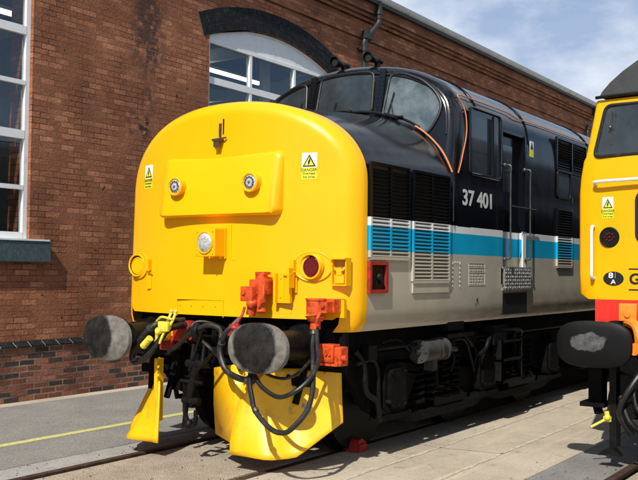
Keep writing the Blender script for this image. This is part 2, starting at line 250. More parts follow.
# ------------------------------------------------------------------ mesh helpers
class B:
    def __init__(s): s.bm = bmesh.new()
    def box(s, c, d, rot=None, bev=0.):
        r = bmesh.ops.create_cube(s.bm, size=1)['verts']
        bmesh.ops.scale(s.bm, verts=r, vec=d)
        if bev:
            es = list({e for v in r for e in v.link_edges}); g = bmesh.ops.bevel(s.bm, geom=es, offset=bev, segments=2, affect='EDGES', profile=.6)
            r = list({v for f in g['faces'] for v in f.verts} | {v for v in r if v.is_valid})
        if rot is not None: bmesh.ops.rotate(s.bm, verts=r, cent=(0, 0, 0), matrix=rot)
        bmesh.ops.translate(s.bm, verts=r, vec=c); return s
    def bb(s, x0, x1, y0, y1, z0, z1, bev=0.):
        return s.box(((x0+x1)/2, (y0+y1)/2, (z0+z1)/2), (abs(x1-x0), abs(y1-y0), abs(z1-z0)), bev=bev)
    def cyl(s, p, q, r, r2=None, n=24, cap=True):
        p, q = Vector(p), Vector(q); d = q-p
        g = bmesh.ops.create_cone(s.bm, cap_ends=cap, segments=n, radius1=r, radius2=r if r2 is None else r2, depth=d.length)['verts']
        bmesh.ops.rotate(s.bm, verts=g, cent=(0, 0, 0), matrix=d.to_track_quat('Z', 'Y').to_matrix())
        bmesh.ops.translate(s.bm, verts=g, vec=(p+q)/2); return s
    def sph(s, c, r, sc=(1, 1, 1), n=16):
        g = bmesh.ops.create_uvsphere(s.bm, u_segments=n, v_segments=n//2, radius=r)['verts']
        bmesh.ops.scale(s.bm, verts=g, vec=sc); bmesh.ops.translate(s.bm, verts=g, vec=c); return s
    def tube(s, pts, r, n=10, sub=6, smooth=True, closed=False):
        P = [Vector(p) for p in pts]
        if smooth and len(P) > 2:
            Q = []; k = len(P)
            rng = range(k) if closed else range(k-1)
            for i in rng:
                g = (lambda j: P[j % k]) if closed else (lambda j: P[max(0, min(k-1, j))])
                a, b, c, d = g(i-1), g(i), g(i+1), g(i+2)
                for j in range(sub):
                    t = j/sub
                    Q.append(.5*((2*b)+(c-a)*t+(2*a-5*b+4*c-d)*t*t+(3*b-a-3*c+d)*t**3))
            if not closed: Q.append(P[-1])
            P = Q
        rings = []; nrm = None
        for i, p in enumerate(P):
            if closed: t = P[(i+1) % len(P)]-P[i-1]
            else: t = P[min(i+1, len(P)-1)]-P[max(i-1, 0)]
            t.normalize()
            if nrm is None: nrm = t.orthogonal().normalized()
            nrm = (nrm-t*nrm.dot(t))
            if nrm.length < 1e-6: nrm = t.orthogonal()
            nrm.normalize(); bn = t.cross(nrm)
            rings.append([s.bm.verts.new(p+nrm*r*math.cos(2*math.pi*k/n)+bn*r*math.sin(2*math.pi*k/n)) for k in range(n)])
        m = len(rings)
        for i in range(m if closed else m-1):
            a, b = rings[i], rings[(i+1) % m]
            for k in range(n):
                s.bm.faces.new((a[k], a[(k+1) % n], b[(k+1) % n], b[k]))
        if not closed:
            s.bm.faces.new(rings[0][::-1]); s.bm.faces.new(rings[-1])
        return s
    def grid(s, rows, close=False):
        V = [[s.bm.verts.new(p) for p in r] for r in rows]
        for a, b in zip(V, V[1:]):
            k = len(a)
            for i in range(k if close else k-1): s.bm.faces.new((a[i], a[(i+1) % k], b[(i+1) % k], b[i]))
        return V
    def prism(s, poly, axis, a, b):
        """poly in the plane across axis (0: yz, 1: xz, 2: xy), extruded from a to b"""
        def P(p, v): return (v, p[0], p[1]) if axis == 0 else ((p[0], v, p[1]) if axis == 1 else (p[0], p[1], v))
        v0 = [s.bm.verts.new(P(p, a)) for p in poly]; v1 = [s.bm.verts.new(P(p, b)) for p in poly]
        k = len(poly)
        f0 = s.bm.faces.new(v0); f1 = s.bm.faces.new(v1[::-1])
        for i in range(k): s.bm.faces.new((v0[(i+1) % k], v0[i], v1[i], v1[(i+1) % k]))
        bmesh.ops.triangulate(s.bm, faces=[f0, f1]); return s
    def surf(s, outline, fn, th):
        """thin plate with the given (x,z) outline laid on a surface fn(x,z)->y, thickness th towards -y"""
        t = bmesh.new(); f = t.faces.new([t.verts.new((x, 0, z)) for x, z in outline])
        xs = [p[0] for p in outline]; zs = [p[1] for p in outline]
        for lo, hi, ax in ((min(xs), max(xs), 0), (min(zs), max(zs), 2)):
            n = int((hi-lo)/.07)
            for i in range(1, n):
                v = lo+(hi-lo)*i/n; co = (v, 0, 0) if ax == 0 else (0, 0, v); no = (1, 0, 0) if ax == 0 else (0, 0, 1)
                bmesh.ops.bisect_plane(t, geom=t.verts[:]+t.edges[:]+t.faces[:], plane_co=co, plane_no=no)
        bmesh.ops.triangulate(t, faces=t.faces[:])
        mp = {v: s.bm.verts.new((v.co.x, fn(v.co.x, v.co.z)-th, v.co.z)) for v in t.verts}
        for f in t.faces: s.bm.faces.new([mp[v] for v in f.verts])
        for e in t.edges:
            if len(e.link_faces) == 1:
                p, q = e.verts; a = s.bm.verts.new((p.co.x, fn(p.co.x, p.co.z)+.001, p.co.z)); b = s.bm.verts.new((q.co.x, fn(q.co.x, q.co.z)+.001, q.co.z))
                s.bm.faces.new((mp[p], mp[q], b, a))
        t.free(); return s
    def islands(s, gap):
        """vertex groups of connected pieces, pieces whose boxes come within gap of each other together"""
        s.bm.verts.ensure_lookup_table(); seen = set(); isl = []
        for v in s.bm.verts:
            if v in seen: continue
            st = [v]; seen.add(v); g = []
            while st:
                a = st.pop(); g.append(a)
                for e in a.link_edges:
                    o = e.other_vert(a)
                    if o not in seen: seen.add(o); st.append(o)
            lo = [min(q.co[i] for q in g) for i in range(3)]; hi = [max(q.co[i] for q in g) for i in range(3)]
            isl.append([g, lo, hi])
        ch = True
        while ch:
            ch = False
            for i in range(len(isl)):
                for j in range(len(isl)-1, i, -1):
                    a, b_ = isl[i], isl[j]
                    if all(a[1][k]-gap <= b_[2][k] and b_[1][k]-gap <= a[2][k] for k in range(3)):
                        a[0] += b_[0]; a[1] = [min(p, q) for p, q in zip(a[1], b_[1])]; a[2] = [max(p, q) for p, q in zip(a[2], b_[2])]
                        isl.pop(j); ch = True
        return isl
    def put(s, name, m, parent=None, smooth=35, solid=0., label=None, bevel=0., split=None):
        if split is not None:
            isl = s.islands(split)
            if len(isl) > 1:
                out = []
                for g, lo, hi in isl:
                    gs = set(g); nb = B(); mp_ = {v: nb.bm.verts.new(v.co) for v in g}
                    for f in s.bm.faces:
                        if f.verts[0] in gs: nb.bm.faces.new([mp_[v] for v in f.verts])
                    out.append(nb.put(name, m, parent, smooth, solid, label, bevel))
                s.bm.free(); return out[0]
        bmesh.ops.remove_doubles(s.bm, verts=s.bm.verts, dist=1e-5)
        bmesh.ops.recalc_face_normals(s.bm, faces=s.bm.faces)
        me = bpy.data.meshes.new(name); s.bm.to_mesh(me); s.bm.free()
        me.materials.append(M[m] if isinstance(m, str) else m)
        if smooth:
            me.shade_smooth(); me.set_sharp_from_angle(angle=R(smooth))
        o = bpy.data.objects.new(name, me); COL.objects.link(o)
        if solid:
            md = o.modifiers.new('solid', 'SOLIDIFY'); md.thickness = solid; md.offset = 0
        if bevel:
            md = o.modifiers.new('bevel', 'BEVEL'); md.width = bevel; md.segments = 2; md.limit_method = 'ANGLE'; md.angle_limit = R(40)
        if parent is not None: adopt(o, parent)
        if label: o['label'] = label
        return o
def world_loc(o):
    v = Vector(o.location); p = o.parent
    while p: v += Vector(p.location); p = p.parent
    return v
def adopt(o, parent):
    o.parent = parent; o.location = -world_loc(parent)+Vector(o.location)
def thing(name, label, cat, loc, group=None):
    o = bpy.data.objects.new(name, None); COL.objects.link(o); o.location = loc; o.empty_display_size = .3
    o['label'] = label; o['category'] = cat
    if group: o['group'] = group
    return o
def tag(o, label, cat, group=None):
    o['label'] = label; o['category'] = cat
    if group: o['group'] = group
    return o
def struct(o): o['kind'] = 'structure'; return o
def copy_part(o, dx=0, dy=0, dz=0, parent=None):
    c = o.copy(); COL.objects.link(c); c.location = Vector(o.location)+Vector((dx, dy, dz))
    if parent is not None: c.parent = parent
    for ch in [k for k in COL.objects if k.parent == o]:
        g = ch.copy(); COL.objects.link(g); g.parent = c
    return c
def arcpts(cx, cz, r, a0, a1, n): return [(cx+r*math.cos(R(a0+(a1-a0)*i/n)), cz+r*math.sin(R(a0+(a1-a0)*i/n))) for i in range(n+1)]
def rrect(x0, x1, z0, z1, r, n=5):
    return arcpts(x1-r, z1-r, r, 0, 90, n)+arcpts(x0+r, z1-r, r, 90, 180, n)+arcpts(x0+r, z0+r, r, 180, 270, n)+arcpts(x1-r, z0+r, r, 270, 360, n)
def text_part(txt, size, loc, rot, m, name, parent, ext=.002, offset=0., sx=1.):
    cu = bpy.data.curves.new('t', 'FONT'); cu.body = txt; cu.size = size; cu.extrude = ext; cu.offset = offset; cu.align_x = 'CENTER'; cu.align_y = 'CENTER'; cu.space_character = 1.0
    t = bpy.data.objects.new('t', cu); COL.objects.link(t); dg = bpy.context.evaluated_depsgraph_get(); dg.update()
    me = bpy.data.meshes.new_from_object(t.evaluated_get(dg)); bpy.data.objects.remove(t); bpy.data.curves.remove(cu)
    mw = Matrix.Translation(loc) @ rot.to_matrix().to_4x4() @ Matrix.Diagonal((sx, 1, 1, 1)); me.transform(mw)
    me.materials.clear(); me.materials.append(M[m]); me.name = name
    o = bpy.data.objects.new(name, me); COL.objects.link(o); adopt(o, parent); return o
from mathutils import Euler
FRONT = Euler((R(90), 0, 0)); SIDE = Euler((R(90), 0, R(90)))

# ------------------------------------------------------------------ ground
def ground_mat(name, c1, c2, speck, sp_amt, scale=1., joints=None, streak=None, bumpd=.006, fine=180, crack=1.):
    m = bpy.data.materials.new(name); m.use_nodes = True; t = m.node_tree; b = t.nodes['Principled BSDF']; l = t.links.new
    b.inputs['Roughness'].default_value = .92; b.inputs['Specular IOR Level'].default_value = .2
    tc = N(t, 'ShaderNodeTexCoord')
    n1 = N(t, 'ShaderNodeTexNoise'); n1.inputs['Scale'].default_value = 1.4*scale; n1.inputs['Detail'].default_value = 10; n1.inputs['Roughness'].default_value = .68; l(tc.outputs['Object'], n1.inputs[0])
    r1 = N(t, 'ShaderNodeValToRGB'); r1.color_ramp.elements[0].position = .35; r1.color_ramp.elements[1].position = .65
    r1.color_ramp.elements[0].color = c1+(1,); r1.color_ramp.elements[1].color = c2+(1,); l(n1.outputs[0], r1.inputs[0])
    n2 = N(t, 'ShaderNodeTexNoise'); n2.inputs['Scale'].default_value = fine; n2.inputs['Detail'].default_value = 2; l(tc.outputs['Object'], n2.inputs[0])
    mr = N(t, 'ShaderNodeMapRange'); mr.inputs['From Min'].default_value = .35; mr.inputs['From Max'].default_value = .65; mr.inputs['To Min'].default_value = 1-sp_amt; mr.inputs['To Max'].default_value = 1+sp_amt; l(n2.outputs[0], mr.inputs[0])
    mu = N(t, 'ShaderNodeVectorMath', operation='SCALE'); l(r1.outputs[0], mu.inputs[0]); l(mr.outputs[0], mu.inputs['Scale'])
    n3 = N(t, 'ShaderNodeTexNoise'); n3.inputs['Scale'].default_value = 30; n3.inputs['Detail'].default_value = 4; l(tc.outputs['Object'], n3.inputs[0])
    r3 = N(t, 'ShaderNodeValToRGB'); r3.color_ramp.elements[0].position = .6; r3.color_ramp.elements[1].position = .72; l(n3.outputs[0], r3.inputs[0])
    mi = N(t, 'ShaderNodeMixRGB'); mi.inputs[2].default_value = speck+(1,); l(mu.outputs[0], mi.inputs[1])
    sc = N(t, 'ShaderNodeMath', operation='MULTIPLY'); sc.inputs[1].default_value = .55; l(r3.outputs[0], sc.inputs[0]); l(sc.outputs[0], mi.inputs[0])
    out = mi.outputs[0]
    if streak:
        mp = N(t, 'ShaderNodeMapping'); mp.inputs['Scale'].default_value = (3.2, .28, 1); mp.inputs['Rotation'].default_value = (0, 0, R(-6)); l(tc.outputs['Object'], mp.inputs[0])
        ns = N(t, 'ShaderNodeTexNoise'); ns.inputs['Scale'].default_value = 1.6; ns.inputs['Detail'].default_value = 8; ns.inputs['Roughness'].default_value = .7; l(mp.outputs[0], ns.inputs[0])
        rs = N(t, 'ShaderNodeValToRGB'); rs.color_ramp.elements[0].position = .52; rs.color_ramp.elements[1].position = .68; l(ns.outputs[0], rs.inputs[0])
        m5 = N(t, 'ShaderNodeMixRGB'); m5.inputs[2].default_value = streak+(1,); l(rs.outputs[0], m5.inputs[0]); l(out, m5.inputs[1]); out = m5.outputs[0]
    # old oil drips and darker patches
    no = N(t, 'ShaderNodeTexNoise'); no.inputs['Scale'].default_value = 5.5; no.inputs['Detail'].default_value = 6; no.inputs['Roughness'].default_value = .6; l(tc.outputs['Object'], no.inputs[0])
    ro = N(t, 'ShaderNodeMapRange'); ro.inputs['From Min'].default_value = .60; ro.inputs['From Max'].default_value = .72; ro.inputs['To Min'].default_value = 1; ro.inputs['To Max'].default_value = .68; l(no.outputs[0], ro.inputs[0])
    mo = N(t, 'ShaderNodeVectorMath', operation='SCALE'); l(out, mo.inputs[0]); l(ro.outputs[0], mo.inputs['Scale']); out = mo.outputs[0]
    # cracks and small dark stains
    vo = N(t, 'ShaderNodeTexVoronoi', feature='DISTANCE_TO_EDGE'); vo.inputs['Scale'].default_value = .55
    nv = N(t, 'ShaderNodeTexNoise'); nv.inputs['Scale'].default_value = 3; nv.inputs['Detail'].default_value = 6; l(tc.outputs['Object'], nv.inputs[0])
    vv = N(t, 'ShaderNodeVectorMath', operation='MULTIPLY_ADD'); vv.inputs[1].default_value = (.5, .5, .5); l(nv.outputs['Color'], vv.inputs[0]); l(tc.outputs['Object'], vv.inputs[2]); l(vv.outputs[0], vo.inputs[0])
    rc = N(t, 'ShaderNodeMapRange'); rc.inputs['From Min'].default_value = .004; rc.inputs['From Max'].default_value = .012; rc.inputs['To Min'].default_value = crack; rc.inputs['To Max'].default_value = 1; l(vo.outputs['Distance'], rc.inputs[0])
    m6 = N(t, 'ShaderNodeVectorMath', operation='SCALE'); l(out, m6.inputs[0]); l(rc.outputs[0], m6.inputs['Scale']); out = m6.outputs[0]
    l(out, b.inputs['Base Color'])
    ad = N(t, 'ShaderNodeMath', operation='ADD'); l(n2.outputs[0], ad.inputs[0]); l(n1.outputs[0], ad.inputs[1])
    bp = N(t, 'ShaderNodeBump'); bp.inputs['Strength'].default_value = .8; bp.inputs['Distance'].default_value = bumpd; l(ad.outputs[0], bp.inputs['Height']); l(bp.outputs[0], b.inputs['Normal'])
    return m
M['asphalt'] = ground_mat('worn_asphalt', (.205, .192, .172), (.27, .252, .225), (.11, .10, .09), .62)
M['asphalt2'] = ground_mat('dark_asphalt', (.18, .172, .158), (.245, .232, .21), (.09, .085, .078), .6)
M['apron'] = ground_mat('sandy_concrete', (.42, .355, .265), (.56, .48, .37), (.30, .245, .18), .28, streak=(.62, .52, .38), scale=.7, bumpd=.012, crack=.9)
M['bed'] = ground_mat('gritty_track_concrete', (.30, .245, .185), (.43, .36, .275), (.14, .10, .075), .6, scale=1.6, bumpd=.014, fine=100)
M['edge'] = ground_mat('coarse_edge_concrete', (.27, .26, .24), (.36, .345, .32), (.17, .16, .15), .45, scale=2, fine=140)
M['earth'] = ground_mat('far_yard_ground', (.16, .15, .13), (.22, .20, .17), (.1, .1, .08), .2)

B().bb(-500, 500, -300, 700, -.6, -.13).put('ground', 'earth').__setitem__('kind', 'structure')
YA, YB = -14, 60
def slab(name, x0, x1, m, top=-.006): struct(B().bb(x0, x1, YA, YB, -.128, top).put(name, m))
slab('road', -4.0, -1.10, 'asphalt', -.002)
slab('rail_edging', -1.10, -.757, 'edge', -.006)
slab('track_bed', -.62, .62, 'bed', -.010)
slab('concrete_apron', .757, 2.58, 'apron', -.004)
slab('pavement', 2.58, 3.113, 'asphalt2', -.012)
slab('track_bed', 3.25, 4.49, 'bed', -.012)
slab('yard_surface', 4.627, 40, 'asphalt2', -.006)
struct(B().bb(-4.275, -4.0, YA, YB, -.128, -.001).put('kerb_strip', 'apron'))
def joint(pts, w, nm='slab_joint'):
    b = B(); P_ = []
    for (x0, y0), (x1, y1) in zip(pts, pts[1:]):
        n = max(2, int(math.hypot(x1-x0, y1-y0)/.12))
        for i in range(n): P_.append((x0+(x1-x0)*i/n+random.uniform(-.008, .008), y0+(y1-y0)*i/n+random.uniform(-.008, .008)))
    P_.append(pts[-1]); a = []; c = []
    for i, p in enumerate(P_):
        q = P_[min(i+1, len(P_)-1)]; o = P_[max(i-1, 0)]; d = Vector((q[0]-o[0], q[1]-o[1])).normalized(); k = w/2*random.uniform(.5, 1.4)
        a.append((p[0]-d.y*k, p[1]+d.x*k, -.0005)); c.append((p[0]+d.y*k, p[1]-d.x*k, -.0005))
    b.grid([a, c]); struct(b.put(nm, 'pale_joint', smooth=0))
M['pale_joint'] = mat('pale_sandy_joint_mortar', (.54, .46, .35), .9, var=.2, vscale=20, dirt=(.36, .30, .22), dscale=14, dth=(.45, .6), bump=.4, bscale=120)
joint([(1.42, -4), (1.40, 1.0), (1.36, 6), (1.34, 30)], .035); joint([(2.05, -4), (2.0, 2.2), (1.93, 8), (1.93, 30)], .045); joint([(.80, 1.75), (1.4, 1.62), (2.02, 1.70)], .022); joint([(.80, 6.2), (1.36, 6.3), (1.98, 6.2), (2.57, 6.3)], .02)
M['road_yellow'] = mat('faded_yellow_line_paint', (.56, .52, .17), .8, var=.15, vscale=30, dirt=(.24, .23, .17), dscale=22, dth=(.5, .7), bump=.2, bscale=150)
struct(B().bb(-2.03, -1.92, YA, YB, -.001, .002).put('painted_line', 'road_yellow'))
# loose grit and small stones lying on the track bed and apron: too many to count
b = B()
for i in range(900):
    z = random.random()
    x = random.choice([random.uniform(-.6, .6), random.uniform(.78, 1.3), random.gauss(.65, .1), random.uniform(-1.2, -.8), random.uniform(2.4, 3.1)])
    if .62 < abs(x) < .76: continue
    y = random.uniform(-3, 5); r = random.uniform(.003, .009)
    g = bmesh.ops.create_icosphere(b.bm, subdivisions=1, radius=r)['verts']
    bmesh.ops.scale(b.bm, verts=g, vec=(random.uniform(.7, 1.4), random.uniform(.7, 1.4), .6)); bmesh.ops.translate(b.bm, verts=g, vec=(x, y, -.004+r*.2))
o = b.put('grit', 'mortar'); tag(o, 'loose grit and tiny stones scattered over the track bed and concrete', 'grit'); o['kind'] = 'stuff'

for x, lb in ((-.72, 'rusty rail beside the asphalt road, under the far wheels of 37 401'),
              (.72, 'rusty rail beside the sandy concrete apron, under the near wheels of the numbered locomotive'),
              (3.15, 'rail at the asphalt strip under the partly cropped locomotive, near edge of its track'),
              (4.59, 'far rail of the track carrying the partly cropped yellow fronted locomotive')):
    s = 1 if (abs(x) < 1 and x < 0) or x == 3.15 else -1
    b = B(); b.bb(x-.035, x+.035, YA, YB, -.04, 0, bev=.006); b.bb(x-.012, x+.012, YA, YB, -.11, -.041); b.bb(x-.07, x+.07, YA, YB, -.1285, -.112)
    tag(b.put('rail', 'rail_steel', smooth=0), lb, 'rail')

# ------------------------------------------------------------------ brick building
WX = -4.28
bld = thing('brick_building', 'long red brick workshop with white arched windows, dark brick arches and pale gutter', 'building', (WX, 20, 0))
WIN = []                                     # (y0, y1) of each arched opening
for k in range(-2, 6): WIN.append((4.68+6.98*k, 8.22+6.98*k))
ZS, ZT, ZA = 2.06, 5.46, 5.80                # sill, springing, crown
def arch_z(y, y0, y1, zt=ZT, za=ZA, off=0.):
    c = (y0+y1)/2; h = (y1-y0)/2; rise = za-zt; r = (h*h+rise*rise)/(2*rise); return za-r+math.sqrt(max(0, (r+off)**2-(y-c)**2))
b = B(); bl = B()
YE0, YE1 = -12, 50; TH = .45
edges = [YE0]+[v for w in WIN for v in w]+[YE1]
ZTOP = 6.38
for i in range(0, len(edges), 2): b.bb(WX-TH, WX, edges[i], edges[i+1], .755, ZTOP)
for (y0, y1) in WIN:
    b.bb(WX-TH, WX, y0, y1, .755, ZS-.3)
    n = 24; top = [(y0+(y1-y0)*i/n, arch_z(y0+(y1-y0)*i/n, y0, y1)) for i in range(n+1)]
    b.prism([(y1, ZTOP), (y0, ZTOP)]+top, 0, WX-TH, WX)
# corbelled eaves courses
b.bb(WX-TH, WX+.045, YE0, YE1, ZTOP, 6.455); b.bb(WX-TH, WX-.0, YE0, YE1, 6.455, 6.76); b.bb(WX-TH, WX+.06, YE0, YE1, 6.76, 6.835); b.bb(WX-TH, WX+.11, YE0, YE1, 6.835, 6.91); b.bb(WX-TH, WX+.16, YE0, YE1, 6.91, 7.10)
b.bb(-16, -15.6, YE0, YE1, 0, 7.1); b.bb(-15.6, WX-TH, YE0-.01, YE0+.4, 0, 7.1); b.bb(-15.6, WX-TH, YE1-.4, YE1+.01, 0, 7.1)
b.put('wall', 'brick', bld, smooth=0)
bl.bb(WX-TH, WX+.06, YE0, YE1, -.13, .68); bl.put('plinth', 'brick_low', bld, smooth=0)
# plinth capping: sloped blue bricks, one after another with pale joints
b = B(); y = -4.0
while y < 12:
    w = .228+random.uniform(-.004, .004)
    b.prism([(WX-.01, .682), (WX+.085+random.uniform(-.003, .003), .682), (WX+.085, .70), (WX+.002, .755), (WX-.01, .755)], 1, y, y+w-.017); y += w
b.put('capping_course', 'bbrick', bld, smooth=0)
bm_ = B(); bm_.prism([(WX-.01, .681), (WX+.078, .681), (WX+.078, .695), (WX+.001, .748), (WX-.01, .748)], 1, YE0, YE1)
bm_.put('capping_mortar', 'pale_mortar', bld, smooth=0)
# gutter and roof
b = B(); b.bb(WX+.0, WX+.26, YE0-.1, YE1, 7.10, 7.15); b.put('soffit', 'iron', bld)
b = B(); b.prism([(WX+.14, 7.152)]+arcpts(WX+.24, 7.24, .075, 190, 350, 8)+[(WX+.325, 7.275), (WX+.305, 7.275), (WX+.30, 7.24), (WX+.18, 7.24), (WX+.17, 7.275), (WX+.15, 7.275)], 1, YE0-.1, YE1); b.put('gutter', 'gutter', bld)
M['slates'] = mat('grey_roof_slates', (.07, .072, .08), .6, var=.25, bump=.3)
b = B(); b.prism([(WX+.22, 7.245), (-10, 8.5), (-16.1, 7.2), (-16.1, 7.05), (-10, 8.35), (WX+.0, 7.16)], 1, YE0-.2, YE1+.2); b.put('roof', 'slates', bld)
# windows
def window(y0, y1, full):
    xf = WX-.05                       # outer face of the frame
    b = B(); c = (y0+y1)/2
    def bar(ya, yb, za, zb, d=.0): b.bb(xf-.07, xf+d, ya, yb, za, zb)
    mull = [y0+.07+(y1-y0-.14)*t for t in (.315, .69)]
    fr = .07
    bar(y0+.003, y0+fr, ZS, ZT); bar(y1-fr, y1-.003, ZS, ZT); bar(y0+fr, y1-fr, ZS, ZS+.085, .004)
    zr = [2.72, 3.40, 4.07, 4.75, 5.38]
    for z in zr:
        w = .055 if z in (3.40, 4.75) else .028
        bar(y0+fr, y1-fr, z-w, z+w, .003)
    for m_ in mull:
        zz = [ZS+.085]+[v for z in zr for v in (z-(.055 if z in (3.40, 4.75) else .028), z+(.055 if z in (3.40, 4.75) else .028))]
        for i in range(0, len(zz)-1, 2): bar(m_-.03, m_+.03, zz[i], zz[i+1], 0)
    n = 24
    seg = [(y0+.003+(y1-y0-.006)*i/n, arch_z(y0+.003+(y1-y0-.006)*i/n, y0, y1)-.004) for i in range(n+1)]
    b.prism([(y1-.003, 5.409), (y0+.003, 5.409)]+[(p[0], max(5.41, p[1])) for p in seg], 0, xf-.05, xf-.012)
    w = b.put('window', 'white_frame', bld, smooth=0)
    # raised arch bead
    b = B(); b.tube([(xf-.005, p[0], p[1]-.02) for p in seg], .018, n=6, smooth=False); b.put('arch_bead', 'white_frame', w)
    b = B(); b.grid([[(xf-.042, y0+.01, ZS+.01), (xf-.042, y0+.01, 5.40)], [(xf-.042, y1-.01, ZS+.01), (xf-.042, y1-.01, 5.40)]]); b.put('pane', 'pane', w, smooth=0)
    b = B(); b.bb(WX-TH, WX+.045, y0-.0, y1+.0, ZS-.295, ZS-.03); b.bb(WX-.14, WX+.09, y0-.28, y1+.28, ZS-.297, ZS-.028, bev=.008); b.put('sill', 'slate', bld, smooth=0)
    b = B(); b.bb(xf-.03, WX+.10, y0-.03, y1+.25, ZS-.026, ZS-.004); b.put('sill_board', 'white_frame', w, smooth=0)
    # arch ring of dark voussoirs, three rings of headers
    b = B(); h = (y1-y0)/2; rise = ZA-ZT; r = (h*h+rise*rise)/(2*rise); cz = ZA-r
    a1 = math.asin((h+.13)/r)
    if full:
        for k in range(3):
            r0 = r+.006+k*.128; r1 = r0+.118; nn = int(2*a1*r0/.074)
            for i in range(nn):
                a = -a1+2*a1*(i+.5+(.25 if k % 2 else 0)*0)/nn; da = a1/nn*.90
                pts = [(c+q*math.sin(a+s*da), cz+q*math.cos(a+s*da)) for q, s in ((r0, -1), (r1, -1), (r1, 1), (r0, 1))]
                b.prism(pts, 0, WX-.1, WX+.014+random.uniform(-.003, .003))
    else:
        pts = [(c+(r+.005)*math.sin(-a1+2*a1*i/30), cz+(r+.005)*math.cos(-a1+2*a1*i/30)) for i in range(31)]
        pts += [(c+(r+.38)*math.sin(a1-2*a1*i/30), cz+(r+.38)*math.cos(a1-2*a1*i/30)) for i in range(31)]
        b.prism(pts, 0, WX-.1, WX+.012)
    b.put('brick_arch', 'bbrick', bld, smooth=0)
    b = B(); pts = [(c+(r+.004)*math.sin(-a1+2*a1*i/30), cz+(r+.004)*math.cos(-a1+2*a1*i/30)) for i in range(31)]
    pts += [(c+(r+.376)*math.sin(a1-2*a1*i/30), cz+(r+.376)*math.cos(a1-2*a1*i/30)) for i in range(31)]
    b.prism(pts, 0, WX-.09, WX+.004); b.put('arch_mortar', 'mortar', bld, smooth=0)
for i, w in enumerate(WIN): window(w[0], w[1], i in (1, 2, 3))
# interior of the workshop seen through the panes
b = B(); b.bb(-15.5, WX-TH-.02, YE0+.5, YE1-.5, -.02, .02); b.bb(-12.1, -12, YE0+.5, YE1-.5, .02, 6.9); b.put('interior', 'room', bld)
b = B()
for k in range(14):
    y = -6+3.49*k; b.bb(-11.9, WX-TH-.03, y, y+.12, 6.0, 6.25)
    b.tube([(-11.9, y+.06, 6.9), (-8, y+.06, 6.25), (-4.8, y+.06, 6.9)], .04, n=6, smooth=False)
for x in (-6.2, -8.6): b.bb(x-.08, x+.08, YE0+.6, YE1-.6, 6.26, 6.4)
b.put('roof_truss', 'roomdk', bld, smooth=0, split=.02)
b = B()
for k in range(8): b.bb(-7.3, -7.2, 2.4+5*k, 4.8+5*k, 5.84, 5.9); b.bb(-10.3, -10.2, 1.4+5*k, 3.8+5*k, 5.84, 5.9); b.bb(-6.0, -5.9, -.6+5*k, .9+5*k, 5.14, 5.18)  # extra tubes added to brighten the room, besides the one visible strip
b.put('tube_and_fill_lamp', 'strip', bld, smooth=0, split=.02)
b = B()
for (y, x, w) in ((.7, -4.95, .10), (.25, -4.95, .14), (-.9, -4.95, .22), (5.2, -4.98, .10), (7.2, -5.1, .22)): b.bb(x-.04, x+.04, y-w/2, y+w/2, 1.9, 5.6)
b.put('blind', 'roomdk', bld, smooth=0, split=.02)
# downpipe
def downpipe(y):
    b = B(); b.tube([(WX+.24, y+.35, 7.16), (WX+.24, y+.35, 6.82)], .06, n=12); b.cyl((WX+.24, y+.35, 6.98), (WX+.24, y+.35, 6.90), .075)
    b.tube([(WX+.24, y+.35, 6.84), (WX+.23, y+.33, 6.72), (WX+.16, y+.10, 6.45), (WX+.11, y, 6.3), (WX+.11, y, 6.15)], .055, n=12)
    b.cyl((WX+.11, y, .3), (WX+.11, y, 6.2), .055)
    for z in (6.1, 4.6, 3.0, 1.5): b.cyl((WX+.11, y, z), (WX+.11, y, z+.09), .07); b.bb(WX-.01, WX+.1, y-.1, y+.1, z+.02, z+.07)
    b.bb(WX+.08, WX+.2, y-.05, y+.22, 6.36, 6.52)
    b.put('downpipe', 'iron', bld)
downpipe(9.25); downpipe(23.2)
# wall cables
b = B(); b.tube([(WX+.012, 2.0+.9*i, 5.98+.1*math.sin(i*2.1)*0+.001*i) for i in range(3)], .007, n=5)
b.bm.free()

# ------------------------------------------------------------------ wheel chock by the bogie
ch = B(); ch.prism([(.90, 0), (1.11, 0), (1.09, .05), (1.05, .09), (.99, .12), (.94, .11), (.91, .06)], 0, .78, .90); ch.bb(.901, .925, .92, 1.04, .0, .07, bev=.006); ch.bb(.72, .779, .94, 1.0, .005, .04)
# ------------------------------------------------------------------ locomotive numbered 37 401
LEN = 17.5
loco = thing('diesel_locomotive', 'black, blue and grey long nosed diesel locomotive numbered 37 401 with plain yellow nose', 'locomotive', (0, LEN/2, 0))
# half profiles, from the bottom right edge (x>0) up to the crown; mirrored for the left
def nose_profile(y):
    k = max(0, min(1, (y-.3)/1.8)); zc = 3.23+.17*k
    side = [(1.29, 1.17), (1.335, 1.24), (1.35, 1.36)]+[(1.35, 1.36+(2.45-1.36)*i/8) for i in range(1, 9)]
    top = []
    n = 22
    for i in range(1, n+1):
        a = math.pi/2*i/n; e = 2/2.15
        top.append((1.35*(math.cos(a)**e if i < n else 0), 2.45+(zc-2.45)*(math.sin(a)**e)))
    return side+top
def body_profile(y=0):
    side = [(1.29, 1.17), (1.335, 1.24), (1.35, 1.36)]+[(1.35, 1.36+(2.95-1.36)*i/8) for i in range(1, 9)]
    pts = [(1.348, 3.1), (1.34, 3.22), (1.33, 3.32), (1.31, 3.41), (1.28, 3.49), (1.235, 3.56), (1.18, 3.625), (1.11, 3.685), (1.03, 3.735), (.94, 3.78), (.85, 3.82), (.76, 3.852), (.66, 3.88), (.56, 3.902), (.46, 3.92), (.38, 3.932), (.30, 3.942), (.22, 3.95), (.15, 3.955), (.10, 3.958), (.05, 3.96), (0, 3.961)]
    return side+pts
